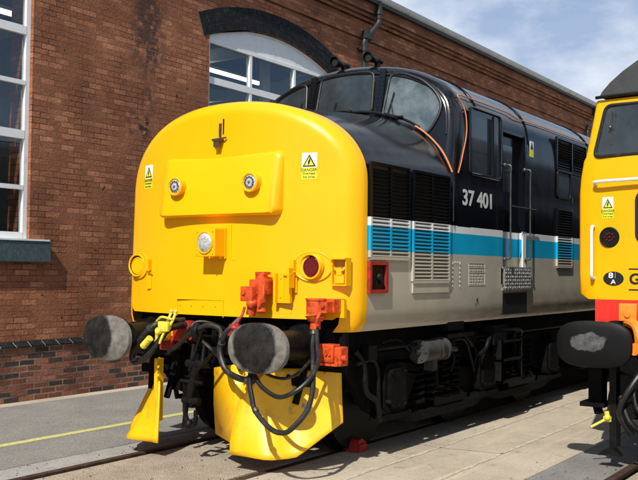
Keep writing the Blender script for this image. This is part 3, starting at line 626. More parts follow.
def full(p): return p+[(-x, z) for x, z in p[-2::-1]]
def inset(P, d):
    out = []; k = len(P)
    for i, (x, z) in enumerate(P):
        if z < 1.45: out.append((x-math.copysign(d, x), z)); continue
        x0, z0 = P[max(0, i-1)]; x1, z1 = P[min(k-1, i+1)]; tx, tz = x1-x0, z1-z0; l = math.hypot(tx, tz) or 1
        out.append((x-tz/l*d, z+tx/l*d*(0 if i in (0, k-1) else -1)*-1))
    return out
# for the open profile running right-bottom -> crown -> left-bottom the inward normal is (-tz, tx)
def face_y(x, z): return -.10+.235*(abs(x)/1.35)**2.5+.03*(z-1.3)
def nose_rows(y1, flip=False):
    rows = []; P = full(nose_profile(.3)); r = .12; k = len(P)
    h = k//2
    I = inset(P, r)
    fix = lambda x, z: (x, z)
    # flat front cap built from mirrored pairs
    ncol = 28; cap = []
    for i in range(h+1):
        xr, z = I[i]; xr = max(xr, 0.0)
        cap.append([(xr*(1-2*j/ncol), z) for j in range(ncol+1)])
    return P, I, cap
P, I, cap = nose_rows(.3)
def ztrim(x, z, zmin_face=1.255):
    return z
b = B()
# front cap
b.grid([[(x, face_y(x, z), (z if z > 1.36 else 1.275+(z-1.17)*.45)) for x, z in row] for row in cap])
# rounded edge from the cap to the sides
rows = []
r = .12
for s in range(0, 9):
    a = math.pi/2*s/8; d = r*(1-math.sin(a)); Q = inset(P, d); yo = r*(1-math.cos(a))
    rows.append([(x, face_y(x, z)+yo*1.0, z) for x, z in Q])
YB_ = .315
last = [(x, YB_, z) for x, z in P]
rows.append(last); b.grid(rows)
nose = b.put('nose_front', 'yellow', loco, smooth=50)
# drop edge under the front between the corners
b = B(); b.bb(-.42, .12, -.085, -.078, 1.2, 1.268); b.bm.free()
b = B()
for i in range(4): x = -.43+.145*i; b.cyl((x, face_y(x, 1.4), 1.36), (x, face_y(x, 1.4)-.008, 1.36), .008, n=8)
for x0 in (-.47, .1): b.bb(x0, x0+.005, face_y(x0, 1.3)-.004, face_y(x0, 1.3), 1.26, 1.42)
b.bb(-.47, .105, face_y(0, 1.42)-.004, face_y(0, 1.42)+.03, 1.415, 1.42)
b.put('inspection_cover', 'yellow', nose)
# seam lines of the old gangway doors
b = B()
b.bb(.035, .041, -.063, -.05, 2.92, 3.06); b.put('door_seam', 'dark2', nose)

# body shell : bonnet, cab sides, main body, rear end
PB = full(body_profile())
b = B(); rows = []
for y in (.316, .6, 1.0, 1.4, 1.8, 2.085): rows.append([(x, y, z) for x, z in full(nose_profile(y))])
NP = full(nose_profile(2.05))
b.grid(rows); b.put('bonnet', 'livery', loco, smooth=50)
b = B(); rows = []
def cab_y(x, z): return 1.99+.05*x*x+.20*(max(z, 2.78)-3.3)
# cab front sheet between the bonnet line and the roof line
def bonnet_z(x):
    p = nose_profile(2.05)[::-1]
    for (xa, za), (xb, zb) in zip(p, p[1:]):
        if xa <= x <= xb: return za+(zb-za)*((x-xa)/(xb-xa+1e-9))
    return 2.45
RI = inset(PB, .10)
top = RI[6:len(RI)-6]
rowsT = [(x, cab_y(x, z), z) for x, z in top]
rowsB = [(x, cab_y(x, max(2.4, bonnet_z(abs(x)))-.03), min(z, max(2.4, bonnet_z(abs(x))-.03))) for x, z in [(q[0], q[1]) for q in top]]
g = []
for t in range(0, 9):
    k = t/8; g.append([(a[0], cab_y(a[0], b_[2]+(a[2]-b_[2])*k), b_[2]+(a[2]-b_[2])*k) for a, b_ in zip(rowsT, rowsB)])
b.grid(g)
rows = []
for s in range(0, 8):
    a = math.pi/2*s/7; d = .10*(1-math.sin(a)); Q = inset(PB, d)[6:len(PB)-6]
    rows.append([(x, cab_y(x, z)+.12*(1-math.cos(a)), z) for x, z in Q])
rows.append([(x, 2.40, z) for x, z in PB[6:len(PB)-6]])
b.grid(rows); b.put('cab_front', 'black_gloss', loco, smooth=50)
# main shell, with the cab door pocket cut in
def side_strip(y0, y1, i0=0, i1=None): return [[(x, y, z) for x, z in PB[i0:i1]] for y in (y0, y1)]
b = B()
# lower part forward of the cab joins the bonnet side (below z 2.6)
b.grid([[(x, y, z) for x, z in PB] for y in (2.40, 3.20)])
DOOR = (3.24, 3.90)
hi = 12                                   # index in the profile just above z 3.1
left_rest = PB[hi:]
b.grid([[(x, y, z) for x, z in [(1.332, 3.30)]+left_rest[2:]] for y in (3.20, 3.95)])
b.grid([[(x, y, z) for x, z in PB[:5]] for y in (3.20, 3.95)])            # below the door sill
b.grid([[(1.35, 3.20, z), (1.35, 3.24, z)] for z in (1.56, 1.8, 2.95, 3.1)]); b.grid([[(1.35, 3.90, z), (1.35, 3.95, z)] for z in (1.56, 1.8, 2.95, 3.1)])
ys = [3.95, 5, 6, 7, 8, 10, 12, 14, 15.0]
b.grid([[(x, y, z) for x, z in PB] for y in ys])
b.grid([[(x, y, z) for x, z in PB[:7]] for y in (2.085, 2.40)]); b.grid([[(x, y, z) for x, z in PB[-7:]] for y in (2.085, 2.40)])
# rear cab and nose
Y2 = lambda y: LEN-y
b.grid([[(x, y, z) for x, z in PB] for y in (15.0, 15.35)])
b.grid([[(x, 15.35, z) for x, z in PB], [(x, 15.45, z) for x, z in full(nose_profile(2.05))]])
b.grid([[(x, y, z) for x, z in full(nose_profile(LEN-y))] for y in (15.45, 16.2, 17.0, 17.2)])
shell = b.put('body_side', 'livery', loco, smooth=50)
b = B()
b.grid([[(x, LEN-face_y(x, z), z) for x, z in row] for row in cap])
rows = []
for s in range(0, 9):
    a = math.pi/2*s/8; d = r*(1-math.sin(a)); Q = inset(P, d); yo = r*(1-math.cos(a))
    rows.append([(x, LEN-face_y(x, z)-yo, z) for x, z in Q])
rows.append([(x, 17.2, z) for x, z in P]); b.grid(rows); b.put('rear_nose', 'yellow', loco, smooth=50)
# door pocket: recessed cab door with hooded top
b = B()
dy0, dy1 = DOOR
b.bb(1.24, 1.262, dy0, dy1, 1.56, 3.30); door = b.put('cab_door', 'livery', loco, smooth=0)
b = B(); b.bb(1.263, 1.268, 3.36, 3.70, 2.62, 3.16); b.put('door_window', 'glass_dark', door, smooth=0)
b = B(); b.bb(1.24, 1.349, dy0-.03, dy0, 1.56, 3.3); b.bb(1.24, 1.349, dy1, dy1+.03, 1.56, 3.3); b.bb(1.2, 1.35, dy0, dy1, 1.53, 1.56); b.bb(1.24, 1.333, dy0, dy1, 3.28, 3.31)
b.put('door_surround', 'livery', loco, smooth=0)
# ribs and roof seams
b = B()
for y in (2.62, 4.02, 6.4, 9.0, 11.6):
    b.tube([(x*1.003, y, z*1.001) for x, z in PB[12:len(PB)-12]], .011, n=6, smooth=False)
for s in (-1, 1): b.tube([(s*.62, 2.45, 3.893), (s*.62, 15, 3.893)], .008, n=5, smooth=False)
b.put('roof_seam', 'black_gloss', loco, split=.02)
# cantrail lining
b = B()
ln = [(1.354, 2.085, 2.70), (1.358, 2.135, 2.80), (1.358, 2.20, 2.95), (1.362, 2.26, 3.12), (1.352, 2.27, 3.30), (1.33, 2.24, 3.42), (1.30, 2.18, 3.505), (1.285, 2.24, 3.535), (1.278, 2.5, 3.54), (1.278, 3.45, 3.54), (1.30, 3.72, 3.505), (1.297, 3.9, 3.50), (1.283, 4.6, 3.52), (1.283, 5.4, 3.52), (1.283, 15, 3.52)]
b.tube(ln, .0065, n=6, sub=4); b.tube([(-x, y, z) for x, y, z in ln], .0065, n=6, sub=4)
b.put('orange_lining', 'copper', loco, split=.02)
b = B()
pts = []
for i in range(15):
    x = .90+.45*i/14; z = bonnet_z(min(x, 1.349)) if x < 1.345 else 2.70
    pts.append((x+.016, cab_y(x, z)-.035+.06*max(0, (x-1.1)/.25)**1.5, z+.016 if i < 14 else 2.76))
pts = pts[:-1]; b.tube(pts, .010, n=8, sub=3); b.tube([(-x, y, z) for x, y, z in pts], .010, n=8, sub=3)
b.put('bonnet_lining', 'copper', loco, split=.02, label='bright orange lining strip curving down from the right windscreen')

# windscreens
def wy(x, z): return cab_y(x, z)
def pane_outline(pts, n=4):
    out = []; k = len(pts)
    for i in range(k):
        p0, p1, p2 = Vector(pts[i-1]), Vector(pts[i]), Vector(pts[(i+1) % k])
        a = p1+(p0-p1).normalized()*min(.06, (p0-p1).length*.4); c = p1+(p2-p1).normalized()*min(.06, (p2-p1).length*.4)
        for j in range(n+1):
            t = j/n; out.append(tuple((1-t)**2*a+2*t*(1-t)*p1+t*t*c))
    return out
CEN = [(-.365, 3.42), (-.345, 3.84), (-.2, 3.868), (.2, 3.868), (.345, 3.84), (.365, 3.40)]
RGT = [(.50, 3.345), (.545, 3.80), (.70, 3.80), (.93, 3.70), (1.09, 3.56), (1.17, 3.42), (1.14, 3.28), (1.04, 3.11), (.85, 3.21)]
def screen(pts, m, lab):
    o = pane_outline(pts); o2 = [(x, z) for x, z in o]
    b = B(); b.surf(o2, wy, .006); w = b.put('windscreen', m, loco, smooth=0, label=lab)
    b = B(); b.tube([(x, wy(x, z)-.008, z) for x, z in o2], .015, n=8, smooth=False, closed=True); b.put('window_gasket', 'rubber', w)
    return w
screen(CEN, 'glass_dark', 'dark centre windscreen pane')
wr = screen(RGT, 'glass_dirty_sky', 'dusty windscreen pane nearest the camera')
screen([(-x, z) for x, z in RGT], 'glass_dark', None)
# riveted pillar strips between the panes and roof frame
b = B()
for s in (-1, 1):
    b.box((s*.452, wy(.45, 3.62)-.012, 3.60), (.075, .02, .56), rot=Matrix.Rotation(R(-11.3), 3, 'X') @ Matrix.Identity(3))
    for i in range(11): z = 3.36+.047*i; b.sph((s*.452+(-.022), wy(.45, z)-.024, z), .0065, n=6); b.sph((s*.452+.022, wy(.45, z)-.024, z), .0065, n=6)
b.put('screen_pillar', 'black_gloss', loco, split=.02)
b = B()
rim = [(x, cab_y(x, z)-.005, z) for x, z in inset(PB, .105)[11:len(PB)-11]]
b.tube(rim, .012, n=8, smooth=False)
sl_ = [(x, cab_y(x, z)-.008, z-.0) for x, z in [(q, bonnet_z(abs(q))+.035) for q in [-.95+1.9*i/30 for i in range(31)]]]
b.tube(sl_, .013, n=8, smooth=False)
b.put('windscreen_surround', 'black_gloss', loco)
b = B()
for i in range(46):
    x, z = inset(PB, .06)[13+int(i*(len(PB)-26)/46)]
    b.sph((x, cab_y(x, z)+.002, z), .008, n=6)
b.put('rivets', 'black_gloss', loco)
def wiper(x0, x1, dz):
    b = B(); z0 = bonnet_z(abs(x0))+.03
    b.cyl((x0, wy(x0, z0)-.02, z0), (x0, wy(x0, z0)-.07, z0), .016, n=10)
    b.tube([(x0, wy(x0, z0)-.06, z0), (x1, wy(x1, z0+dz)-.035, z0+dz)], .006, n=6)
    b.tube([(x1-.03, wy(x1, z0+dz-.12)-.022, z0+dz-.13), (x1+.02, wy(x1, z0+dz+.1)-.022, z0+dz+.10)], .008, n=6)
    b.tube([(x0-.12, wy(x0, z0)-.03, z0+.012), (x0+.1, wy(x0, z0)-.03, z0-.01)], .011, n=6)
    b.put('wiper', 'rubber', loco)
wiper(.66, .60, .17); wiper(.12, -.12, .03); wiper(-.66, -.6, .17)
b = B(); b.tube([(x, wy(x, bonnet_z(abs(x)))-.045, bonnet_z(abs(x))+.018) for x in [-.5+1.2*i/12 for i in range(13)]], .010, n=6); b.put('washer_pipe', 'dark2', loco)
# horns
for x in (-.20, .24):
    b = B(); zh = 4.035
    b.cyl((x, 2.12, zh), (x, 2.19, zh), .057, .044, cap=False); b.cyl((x, 2.19, zh), (x, 2.42, zh), .044, .026); b.tube([(x+.057*math.cos(2*math.pi*i/20), 2.12, zh+.057*math.sin(2*math.pi*i/20)) for i in range(20)], .008, n=6, smooth=False, closed=True)
    b.bb(x-.02, x+.02, 2.30, 2.36, 3.93, zh-.02); b.bb(x-.06, x+.06, 2.26, 2.40, 3.925, 3.955)
    h = b.put('horn', 'dark2', loco); hb = B(); hb.cyl((x, 2.14, zh), (x, 2.145, zh), .045); hb.put('horn_throat', 'ink', h)
# cab side window with sliding frame
for s in (1, -1):
    X = lambda a: s*a
    b = B(); b.bb(X(1.349), X(1.356), 2.36, 3.12, 2.74, 3.40)
    w = b.put('cab_window', 'glass_dark', loco, smooth=0)
    b = B(); b.tube([(X(1.36), y, z) for y, z in rrect(2.34, 3.14, 2.72, 3.42, .05)], .017, n=8, smooth=False, closed=True); b.bb(X(1.352), X(1.372), 2.94, 2.99, 2.74, 3.40); b.put('window_frame', 'black_gloss', w)
    b = B(); b.bb(X(1.356), X(1.359), 2.80, 2.90, 2.76, 3.36); b.put('window_channel', 'dark2', w)
# handrails with kick plate recess
for y in (3.27, 3.86):
    b = B(); X1 = 1.43
    b.tube([(1.352, y, 2.90), (X1, y, 2.89), (X1, y, 2.80)], .010, n=8, sub=3); b.tube([(X1, y, 2.80), (X1, y, 1.93)], .010, n=8); b.tube([(X1, y, 1.93), (X1, y, 1.85), (1.352, y, 1.84)], .010, n=8, sub=3)
    b.sph((1.36, y, 2.90), .026, n=10); b.sph((1.36, y, 1.84), .024, n=10)
    b.put('handrail', 'steel', loco)
b = B(); b.tube([(1.43, 3.27, 2.44), (1.43, 4.05, 2.44)], .006, n=6); b.put('door_chain', 'steel', loco)
b = B(); b.bb(1.35, 1.366, 3.80, 3.90, 1.74, 2.17); b.put('door_post', 'white', loco, smooth=0)
# foot steps below door
b = B(); b.bb(1.33, 1.39, 3.22, 4.00, 1.49, 1.515); b.bb(1.33, 1.39, 3.22, 4.00, 1.735, 1.755)
for i in range(12):
    for j in range(6): b.box((1.392, 3.25+.0652*i, 1.52+.040*j), (.012, .03, .018), rot=Matrix.Rotation(R(30 if (i+j) % 2 else -30), 3, 'X'))
b.bb(1.37, 1.384, 3.22, 4.0, 1.49, 1.755)
b.put('step_plate', 'pale_steel', loco, smooth=0)
b = B(); b.bb(1.20, 1.352, 3.24, 3.96, 1.22, 1.46); b.put('step_recess_shade', 'ink', loco, smooth=0)  # solid black block, its colour stands for the shade of a recess
# side grilles
def grille(y0, y1, z0, z1, cols=2, pitch=.034, x=1.352, parent=loco, mt='livery', back='ink', s=1, plate=None):
    b = B(); t = .028
    cw = (y1-y0-t*.0)/cols
    for sy in [y0+i*cw for i in range(cols+1)]: b.bb(s*(x-.004), s*(x+.024), sy-t/2*(1 if 0 < sy-y0 < y1-y0-.01 else 1), sy+t/2, z0, z1)
    b.bb(s*(x-.004), s*(x+.0235), y0, y1, z0-.02, z0+.006); b.bb(s*(x-.004), s*(x+.0235), y0, y1, z1-.006, z1+.02)
    if plate: b.bb(s*(x-.004), s*(x+.014), y0, y1, z0-plate, z0-.021)
    g = b.put('grille', mt, parent, smooth=0)
    b = B(); n = int((z1-z0)/pitch)
    for c in range(cols):
        for i in range(n):
            z = z0+pitch*(i+.5)
            b.box((s*(x+.010), y0+cw*(c+.5), z), (.026, cw-t, .013), rot=Matrix.Rotation(R(-38*s), 3, 'Y') if False else Matrix.Rotation(R(38*s), 3, 'Y'))
    b.put('louvre_slats', mt, g, smooth=0)
    b = B(); b.bb(s*(x-.003), s*(x-.0), y0+.01, y1-.01, z0, z1); b.put('grille_backing', back, g, smooth=0)  # black sheet, the shade behind the slats put in as colour
for s in (1, -1):
    grille(.345, 1.03, 1.81, 2.62, s=s); grille(1.115, 1.86, 1.60, 2.62, s=s, plate=.11); grille(4.95, 5.50, 1.78, 2.50, 1, s=s)
    grille(4.95, 8.4, 3.02, 3.42, 6, s=s, x=1.342); grille(8.8, 12.2, 3.02, 3.42, 6, s=s, x=1.342)
# vertical rod between nose grilles
b = B(); b.tube([(1.37, 1.94, 2.60), (1.37, 1.94, 2.2)], .008, n=6); b.bb(1.35, 1.375, 1.92, 1.96, 2.28, 2.33); b.bb(1.35, 1.375, 1.92, 1.96, 2.5, 2.54); b.put('rod', 'black_gloss', loco)
# hinges/bolts block behind grille 2
b = B()
for i, y in enumerate((1.97, 2.14)):
    for k in range(6): b.sph((1.352, y+random.uniform(-.004, .004), 1.55+.045*k), .009, n=6)
for k in range(4): b.sph((1.352, 1.97+.055*k, 1.79), .008, n=6)
b.put('bolt_row', 'tan', loco)
# small engine room window
b = B(); b.bb(1.350, 1.358, 4.98, 5.44, 2.68, 2.98); w = b.put('body_window', 'glass_dark', loco, smooth=0)
b = B(); b.tube([(1.36, y, z) for y, z in rrect(4.96, 5.46, 2.66, 3.0, .05)], .014, n=6, smooth=False, closed=True); b.put('window_frame', 'dark2', w)
b = B(); b.bb(1.35, 1.358, 5.53, 5.57, 2.62, 2.70); b.bb(1.35, 1.358, 5.53, 5.57, 2.46, 2.54); b.put('hinge', 'steel', loco, smooth=0, split=.02)
# number and stencils
text_part('37 401', .225, (1.352, 2.585, 2.455), SIDE, 'letter', 'number', loco, ext=.0008, offset=.0055, sx=1.27)
b = B(); y0, y1, z0, z1 = 2.35, 2.76, 1.55, 1.79
for (a, c, d, e_) in ((y0, y1, z1-.006, z1), (y0, y1, z0, z0+.006), (y0, y0+.006, z0, z1), (y1-.006, y1, z0, z1), (y0, y1, 1.735, 1.740), (y0, y1, 1.685, 1.690)): b.bb(1.350, 1.353, a, c, d, e_)
for k, z in enumerate((1.76, 1.712, 1.66, 1.63, 1.60, 1.57)):
    y = y0+.03
    while y < y1-.06:
        w = random.uniform(.012, .05); b.bb(1.350, 1.353, y, y+w, z-.006, z+.006); y += w+random.uniform(.01, .04)
b.put('data_panel', 'tan', loco, smooth=0)
b = B(); b.cyl((1.345, 2.56, 1.40), (1.358, 2.56, 1.40), .02, n=10); b.sph((1.35, 2.52, 1.36), .012, n=6); b.put('drain_plug', 'steel', loco)
# electrification flash sticker
def flash_label(x0, x1, z0, z1, yf, name='warning_label', parent=loco):
    w, h = x1-x0, z1-z0; zm = z0+h*.45
    def F(x, z, d): return (x, yf(x, z)-d, z)
    b = B(); o = [(x0, zm), (x0, z1), (x1, z1), (x1, zm)]; b.surf(o, yf, .003); lab = b.put(name, 'sticker_white', parent, smooth=0)
    b = B(); b.surf([(x0, z0), (x0, zm-.0005), (x1, zm-.0005), (x1, z0)], yf, .003); b.put('text_panel', 'sticker_yellow', lab, smooth=0)
    c = (x0+x1)/2; tz0 = zm+.006; tz1 = z1-.015; tw = w*.44
    b = B(); tri = [(c-tw, tz0), (c, tz1), (c+tw, tz0)]; b.surf(tri, yf, .0045)
    b.put('triangle', 'ink', lab, smooth=0)
    b = B(); k = .70; cz = tz0+(tz1-tz0)/3; b.surf([(c+(x-c)*k, cz+(z-cz)*k) for x, z in tri], yf, .0060); b.put('triangle_fill', 'sticker_yellow', lab, smooth=0)
    b = B(); q = w*.055; b.surf([(c+q, tz0+h*.35), (c-q*1.5, tz0+h*.17), (c+q*.1, tz0+h*.17), (c-q*.6, tz0+.006), (c+q*1.6, tz0+h*.215), (c+q*.2, tz0+h*.22)][::-1], yf, .0075); b.put('lightning_bolt', 'ink', lab, smooth=0)
    for i, (tx, sz) in enumerate((('DANGER', .155), ('Overhead', .125), ('live wires', .125))):
        zc = zm-h*(.10+.13*i); text_part(tx, h*sz*1.02, (c, yf(c, zc)-.005, zc), Euler((R(90), 0, math.atan((yf(c+.02, zc)-yf(c-.02, zc))/.04))), 'ink', 'text', lab, ext=.0006)
    return lab
flash_label(.865, 1.00, 2.475, 2.705, face_y); flash_label(-1.06, -.925, 2.475, 2.705, face_y)
# old headcode panel, plated over: raised with a heavier lower edge
b = B(); rows = []
for d, pr in ((0, 0), (.006, .45), (.018, .85), (.04, 1)):
    o = rrect(-.70+d, .70-d, 2.165+d*.6, 2.735-d, .06)
    rows.append([(x, face_y(x, z)+.004-pr*(.035+.085*(2.735-z)/.57), z) for x, z in o])
b.grid(rows, close=True)
o = rows[-1]; n = len(o)//2
zs = [2.21+.455*i/6 for i in range(7)]
V = [b.bm.verts.new(p) for p in o]; f = b.bm.faces.new(V); bmesh.ops.triangulate(b.bm, faces=[f])
b.put('headcode_panel', 'yellow', loco, smooth=40)
PY = lambda x, z: face_y(x, z)-(.035+.085*(2.735-z)/.57)
for x in (-.44, .44):
    z = 2.455; y = PY(x, z)-.008
    b = B(); b.cyl((x, y+.08, z), (x, y-.035, z), .088, .082, n=32); b.tube([(x+.078*math.cos(2*math.pi*i/32), y-.036, z+.078*math.sin(2*math.pi*i/32)) for i in range(32)], .011, n=8, smooth=False, closed=True)
    m_ = b.put('marker_lamp', 'yellow', loco)
    b = B(); b.sph((x, y-.030, z), .070, sc=(1, .22, 1), n=24); b.put('lens', 'lens', m_)
    b = B()
    for a in range(0, 360, 30): b.sph((x+.045*math.cos(R(a)), y-.044, z+.045*math.sin(R(a))), .010, n=6)
    b.sph((x, y-.046, z), .012, n=6); b.put('lamp_cells', 'steel', m_)
# lamp iron at the top
b = B(); b.bb(-.012, .012, -.062, -.045, 2.90, 3.02); b.bb(-.045, .045, -.12, -.03, 2.855, 2.875); b.bb(-.03, .03, -.115, -.09, 2.80, 2.86); b.tube([(-.075, -.07, 2.87), (0, -.10, 2.875), (.085, -.07, 2.885)], .008, n=6)
b.put('lamp_bracket', 'rail_steel', loco, smooth=0)
# central headlight
b = B(); b.bb(-.115, .115, -.245, -.03, 1.805, 2.055, bev=.008)
for x in (.05, .09, .115): b.bb(x-.006, x+.006, -.24+(x-.05)*2.0, -.02, 1.79, 2.06)
for x in (-.09, .09):
    for z in (1.83, 2.03): b.sph((x, -.248, z), .008, n=6)
b.bb(-.15, .17, -.085, -.05, 1.77, 2.09)
hl = b.put('headlight', 'yellow', loco, smooth=0)
b = B(); b.sph((0, -.247, 1.93), .088, sc=(.92, .28, 1), n=28); b.put('lens', 'lens', hl)
b = B(); b.tube([(.09*math.cos(2*math.pi*i/32), -.25, 1.93+.095*math.sin(2*math.pi*i/32)) for i in range(32)], .008, n=6, smooth=False, closed=True); b.put('lens_ring', 'yellow', hl)
# tail lamps
for x in (-1.10, .99):
    z = 1.725; y = face_y(x, z); pr = .03 if x < 0 else .034
    b = B()
    for k, (rr, yy) in enumerate(((.155, -.004), (.15, -.014))): pass
    o = [(x+.165*math.cos(a), z+.125*math.sin(a)) for a in [2*math.pi*i/40 for i in range(40)]]
    b.surf([(p[0], p[1]) for p in o], face_y, .012)
    b.tube([(p[0]*1+0, face_y(*p)-.010, p[1]) for p in o], .007, n=6, smooth=False, closed=True)
    b.cyl((x-.01, y, z), (x-.01, y-pr, z), .118, .104, n=32, cap=False)
    b.tube([(x-.01+.104*math.cos(2*math.pi*i/32), y-pr, z+.104*math.sin(2*math.pi*i/32)) for i in range(32)], .010, n=8, smooth=False, closed=True)
    tl = b.put('tail_lamp', 'yellow', loco)
    b = B(); b.cyl((x+.0, y-.018, z-.005), (x+.0, y-.034, z-.005), .070, n=28); b.tube([(x+.078*math.cos(2*math.pi*i/28), y-.03, z-.005+.078*math.sin(2*math.pi*i/28)) for i in range(28)], .007, n=6, smooth=False, closed=True); b.put('lens', 'red_lens' if x > 0 else 'yellow', tl)
    b = B(); b.cyl((x-.01, y-.005, z), (x-.01, y-.017, z), .100, n=28); b.put('lamp_well_shade', 'dark2', tl)  # dark disc set off-centre, the recess shadow put in as colour
# left edge latch by the tail lamp
for s in (-1, 1):
    b = B(); x = s*.90 if s < 0 else .83
    b.bb(x-.018, x+.018, face_y(x, 1.7)-.05, face_y(x, 1.7), 1.68, 1.78); b.bb(x-.03, x+.03, face_y(x, 1.62)-.018, face_y(x, 1.62), 1.50, 1.66)
    b.bb(x+.0, x+.055, face_y(x, 1.7)-.065, face_y(x, 1.7)-.055, 1.675, 1.685)
    b.put('hinge', 'yellow', loco, smooth=0, split=.02)
# corner pocket with lamp iron: raised frame, back coloured darker for the shade of a recess
for s in (1,):
    x0, x1, z0, z1 = s*1.165, s*1.315, 1.565, 1.80
    b = B(); ym = face_y(1.2, 1.7)
    b.bb(x0, x1, ym-.05, ym+.03, z0, z0+.014); b.bb(x0, x1, ym-.075, ym+.03, z1-.014, z1)
    for (a, c) in ((x0, x0+s*.012), (x1-s*.012, x1)): b.bb(a, c, ym-.05, ym+.03, z0+.014, z1-.014)
    fr = b.put('lamp_pocket', 'yellow', loco, smooth=0)
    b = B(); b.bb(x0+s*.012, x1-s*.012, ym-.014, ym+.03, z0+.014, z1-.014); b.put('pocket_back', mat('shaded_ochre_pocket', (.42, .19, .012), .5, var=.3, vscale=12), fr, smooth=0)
    c = (x0+x1)/2; b = B(); b.bb(c-.05, c+.05, ym-.045, ym-.012, z0+.02, z0+.09); b.bb(c-.025, c+.025, ym-.05, ym-.012, z0+.09, z0+.15); b.tube([(c-.05, ym-.03, z0+.15), (c-.03, ym-.04, z0+.13), (c+.03, ym-.04, z0+.13), (c+.05, ym-.03, z0+.155)], .010, n=6); b.put('lamp_iron', 'yellow_worn', fr, smooth=0)
# red cabled side box behind the nose edge
for s in (1, -1):
    b = B()
    for (a, c, d, e_) in ((.315, .625, 1.50, 1.53), (.315, .625, 1.745, 1.775), (.315, .345, 1.53, 1.745), (.595, .625, 1.53, 1.745)): b.bb(s*1.345, s*1.385, a, c, d, e_)
    o = b.put('side_marker_box', 'red', loco, smooth=0)
    b = B(); b.bb(s*1.346, s*1.360, .345, .595, 1.53, 1.745); b.sph((s*1.365, .49, 1.64), .035, n=10); b.sph((s*1.365, .52, 1.60), .025, n=8); b.put('box_lens', 'dark2', o)

# buffer beam and front gear
b = B(); b.bb(-1.13, 1.13, .12, .18, 1.161, 1.27); b.bb(-1.27, 1.27, .10, .16, .83, 1.16); b.bb(-1.15, 1.15, .17, 17.3, .86, 1.30); b.bb(-1.27, 1.27, 17.34, 17.4, .83, 1.27)
b.put('underframe', 'dark', loco, smooth=0, split=.02)
b = B(); b.bb(-1.16, -.60, .075, .1, .86, 1.2); b.bb(.62, 1.18, .075, .1, .86, 1.2)
for x in (-.87, .87):
    for dx in (-.19, .19):
        for z in (.93, 1.16): b.cyl((x+dx, .08, z), (x+dx, .045, z), .022, n=6)
b.put('beam_plate', 'dark2', loco, smooth=0, split=.02)
wear = mat('worn_buffer_steel', (.03, .031, .031), .38, metal=.35, var=.35, vscale=9, bump=.25, bscale=40)
def buffer_mat(off):
    m = bpy.data.materials.new('buffer_face'); m.use_nodes = True; t = m.node_tree; b = t.nodes['Principled BSDF']; l = t.links.new
    b.inputs['Roughness'].default_value = .6; b.inputs['Specular IOR Level'].default_value = .25
    tc = N(t, 'ShaderNodeTexCoord'); n = N(t, 'ShaderNodeTexNoise'); n.inputs['Scale'].default_value = 5; n.inputs['Detail'].default_value = 7; l(tc.outputs['Object'], n.inputs[0])
    sf = N(t, 'ShaderNodeVectorMath', operation='ADD'); sf.inputs[1].default_value = (off, 0, -.01); l(tc.outputs['Object'], sf.inputs[0]); vm = N(t, 'ShaderNodeVectorMath', operation='MULTIPLY'); vm.inputs[1].default_value = (1/.215, 0, 1/.215); l(sf.outputs[0], vm.inputs[0])
    ln = N(t, 'ShaderNodeVectorMath', operation='LENGTH'); l(vm.outputs[0], ln.inputs[0])
    ad = N(t, 'ShaderNodeMath', operation='MULTIPLY_ADD'); ad.inputs[1].default_value = .5; l(n.outputs[0], ad.inputs[0]); l(ln.outputs['Value'], ad.inputs[2])
    mr = N(t, 'ShaderNodeMapRange'); mr.inputs['From Min'].default_value = 1.20; mr.inputs['From Max'].default_value = 1.36; l(ad.outputs[0], mr.inputs[0])
    n2 = N(t, 'ShaderNodeTexNoise'); n2.inputs['Scale'].default_value = 10; n2.inputs['Detail'].default_value = 14; n2.inputs['Roughness'].default_value = .7; l(tc.outputs['Object'], n2.inputs[0])
    r = N(t, 'ShaderNodeValToRGB'); r.color_ramp.elements[0].color = (.10, .085, .07, 1); r.color_ramp.elements[1].color = (.22, .212, .19, 1); r.color_ramp.elements[0].position = .35; r.color_ramp.elements[1].position = .65; l(n2.outputs[0], r.inputs[0])
    r0 = N(t, 'ShaderNodeValToRGB'); r0.color_ramp.elements[0].position = .38; r0.color_ramp.elements[1].position = .68; r0.color_ramp.elements[0].color = (.004, .004, .004, 1); r0.color_ramp.elements[1].color = (.030, .028, .026, 1); l(n2.outputs[0], r0.inputs[0])
    mi = N(t, 'ShaderNodeMixRGB'); l(mr.outputs[0], mi.inputs[0]); l(r0.outputs[0], mi.inputs[1]); l(r.outputs[0], mi.inputs[2]); l(mi.outputs[0], b.inputs['Base Color'])
    return m
M['bufface'] = buffer_mat(.01)
M['bufface_left'] = buffer_mat(.11)

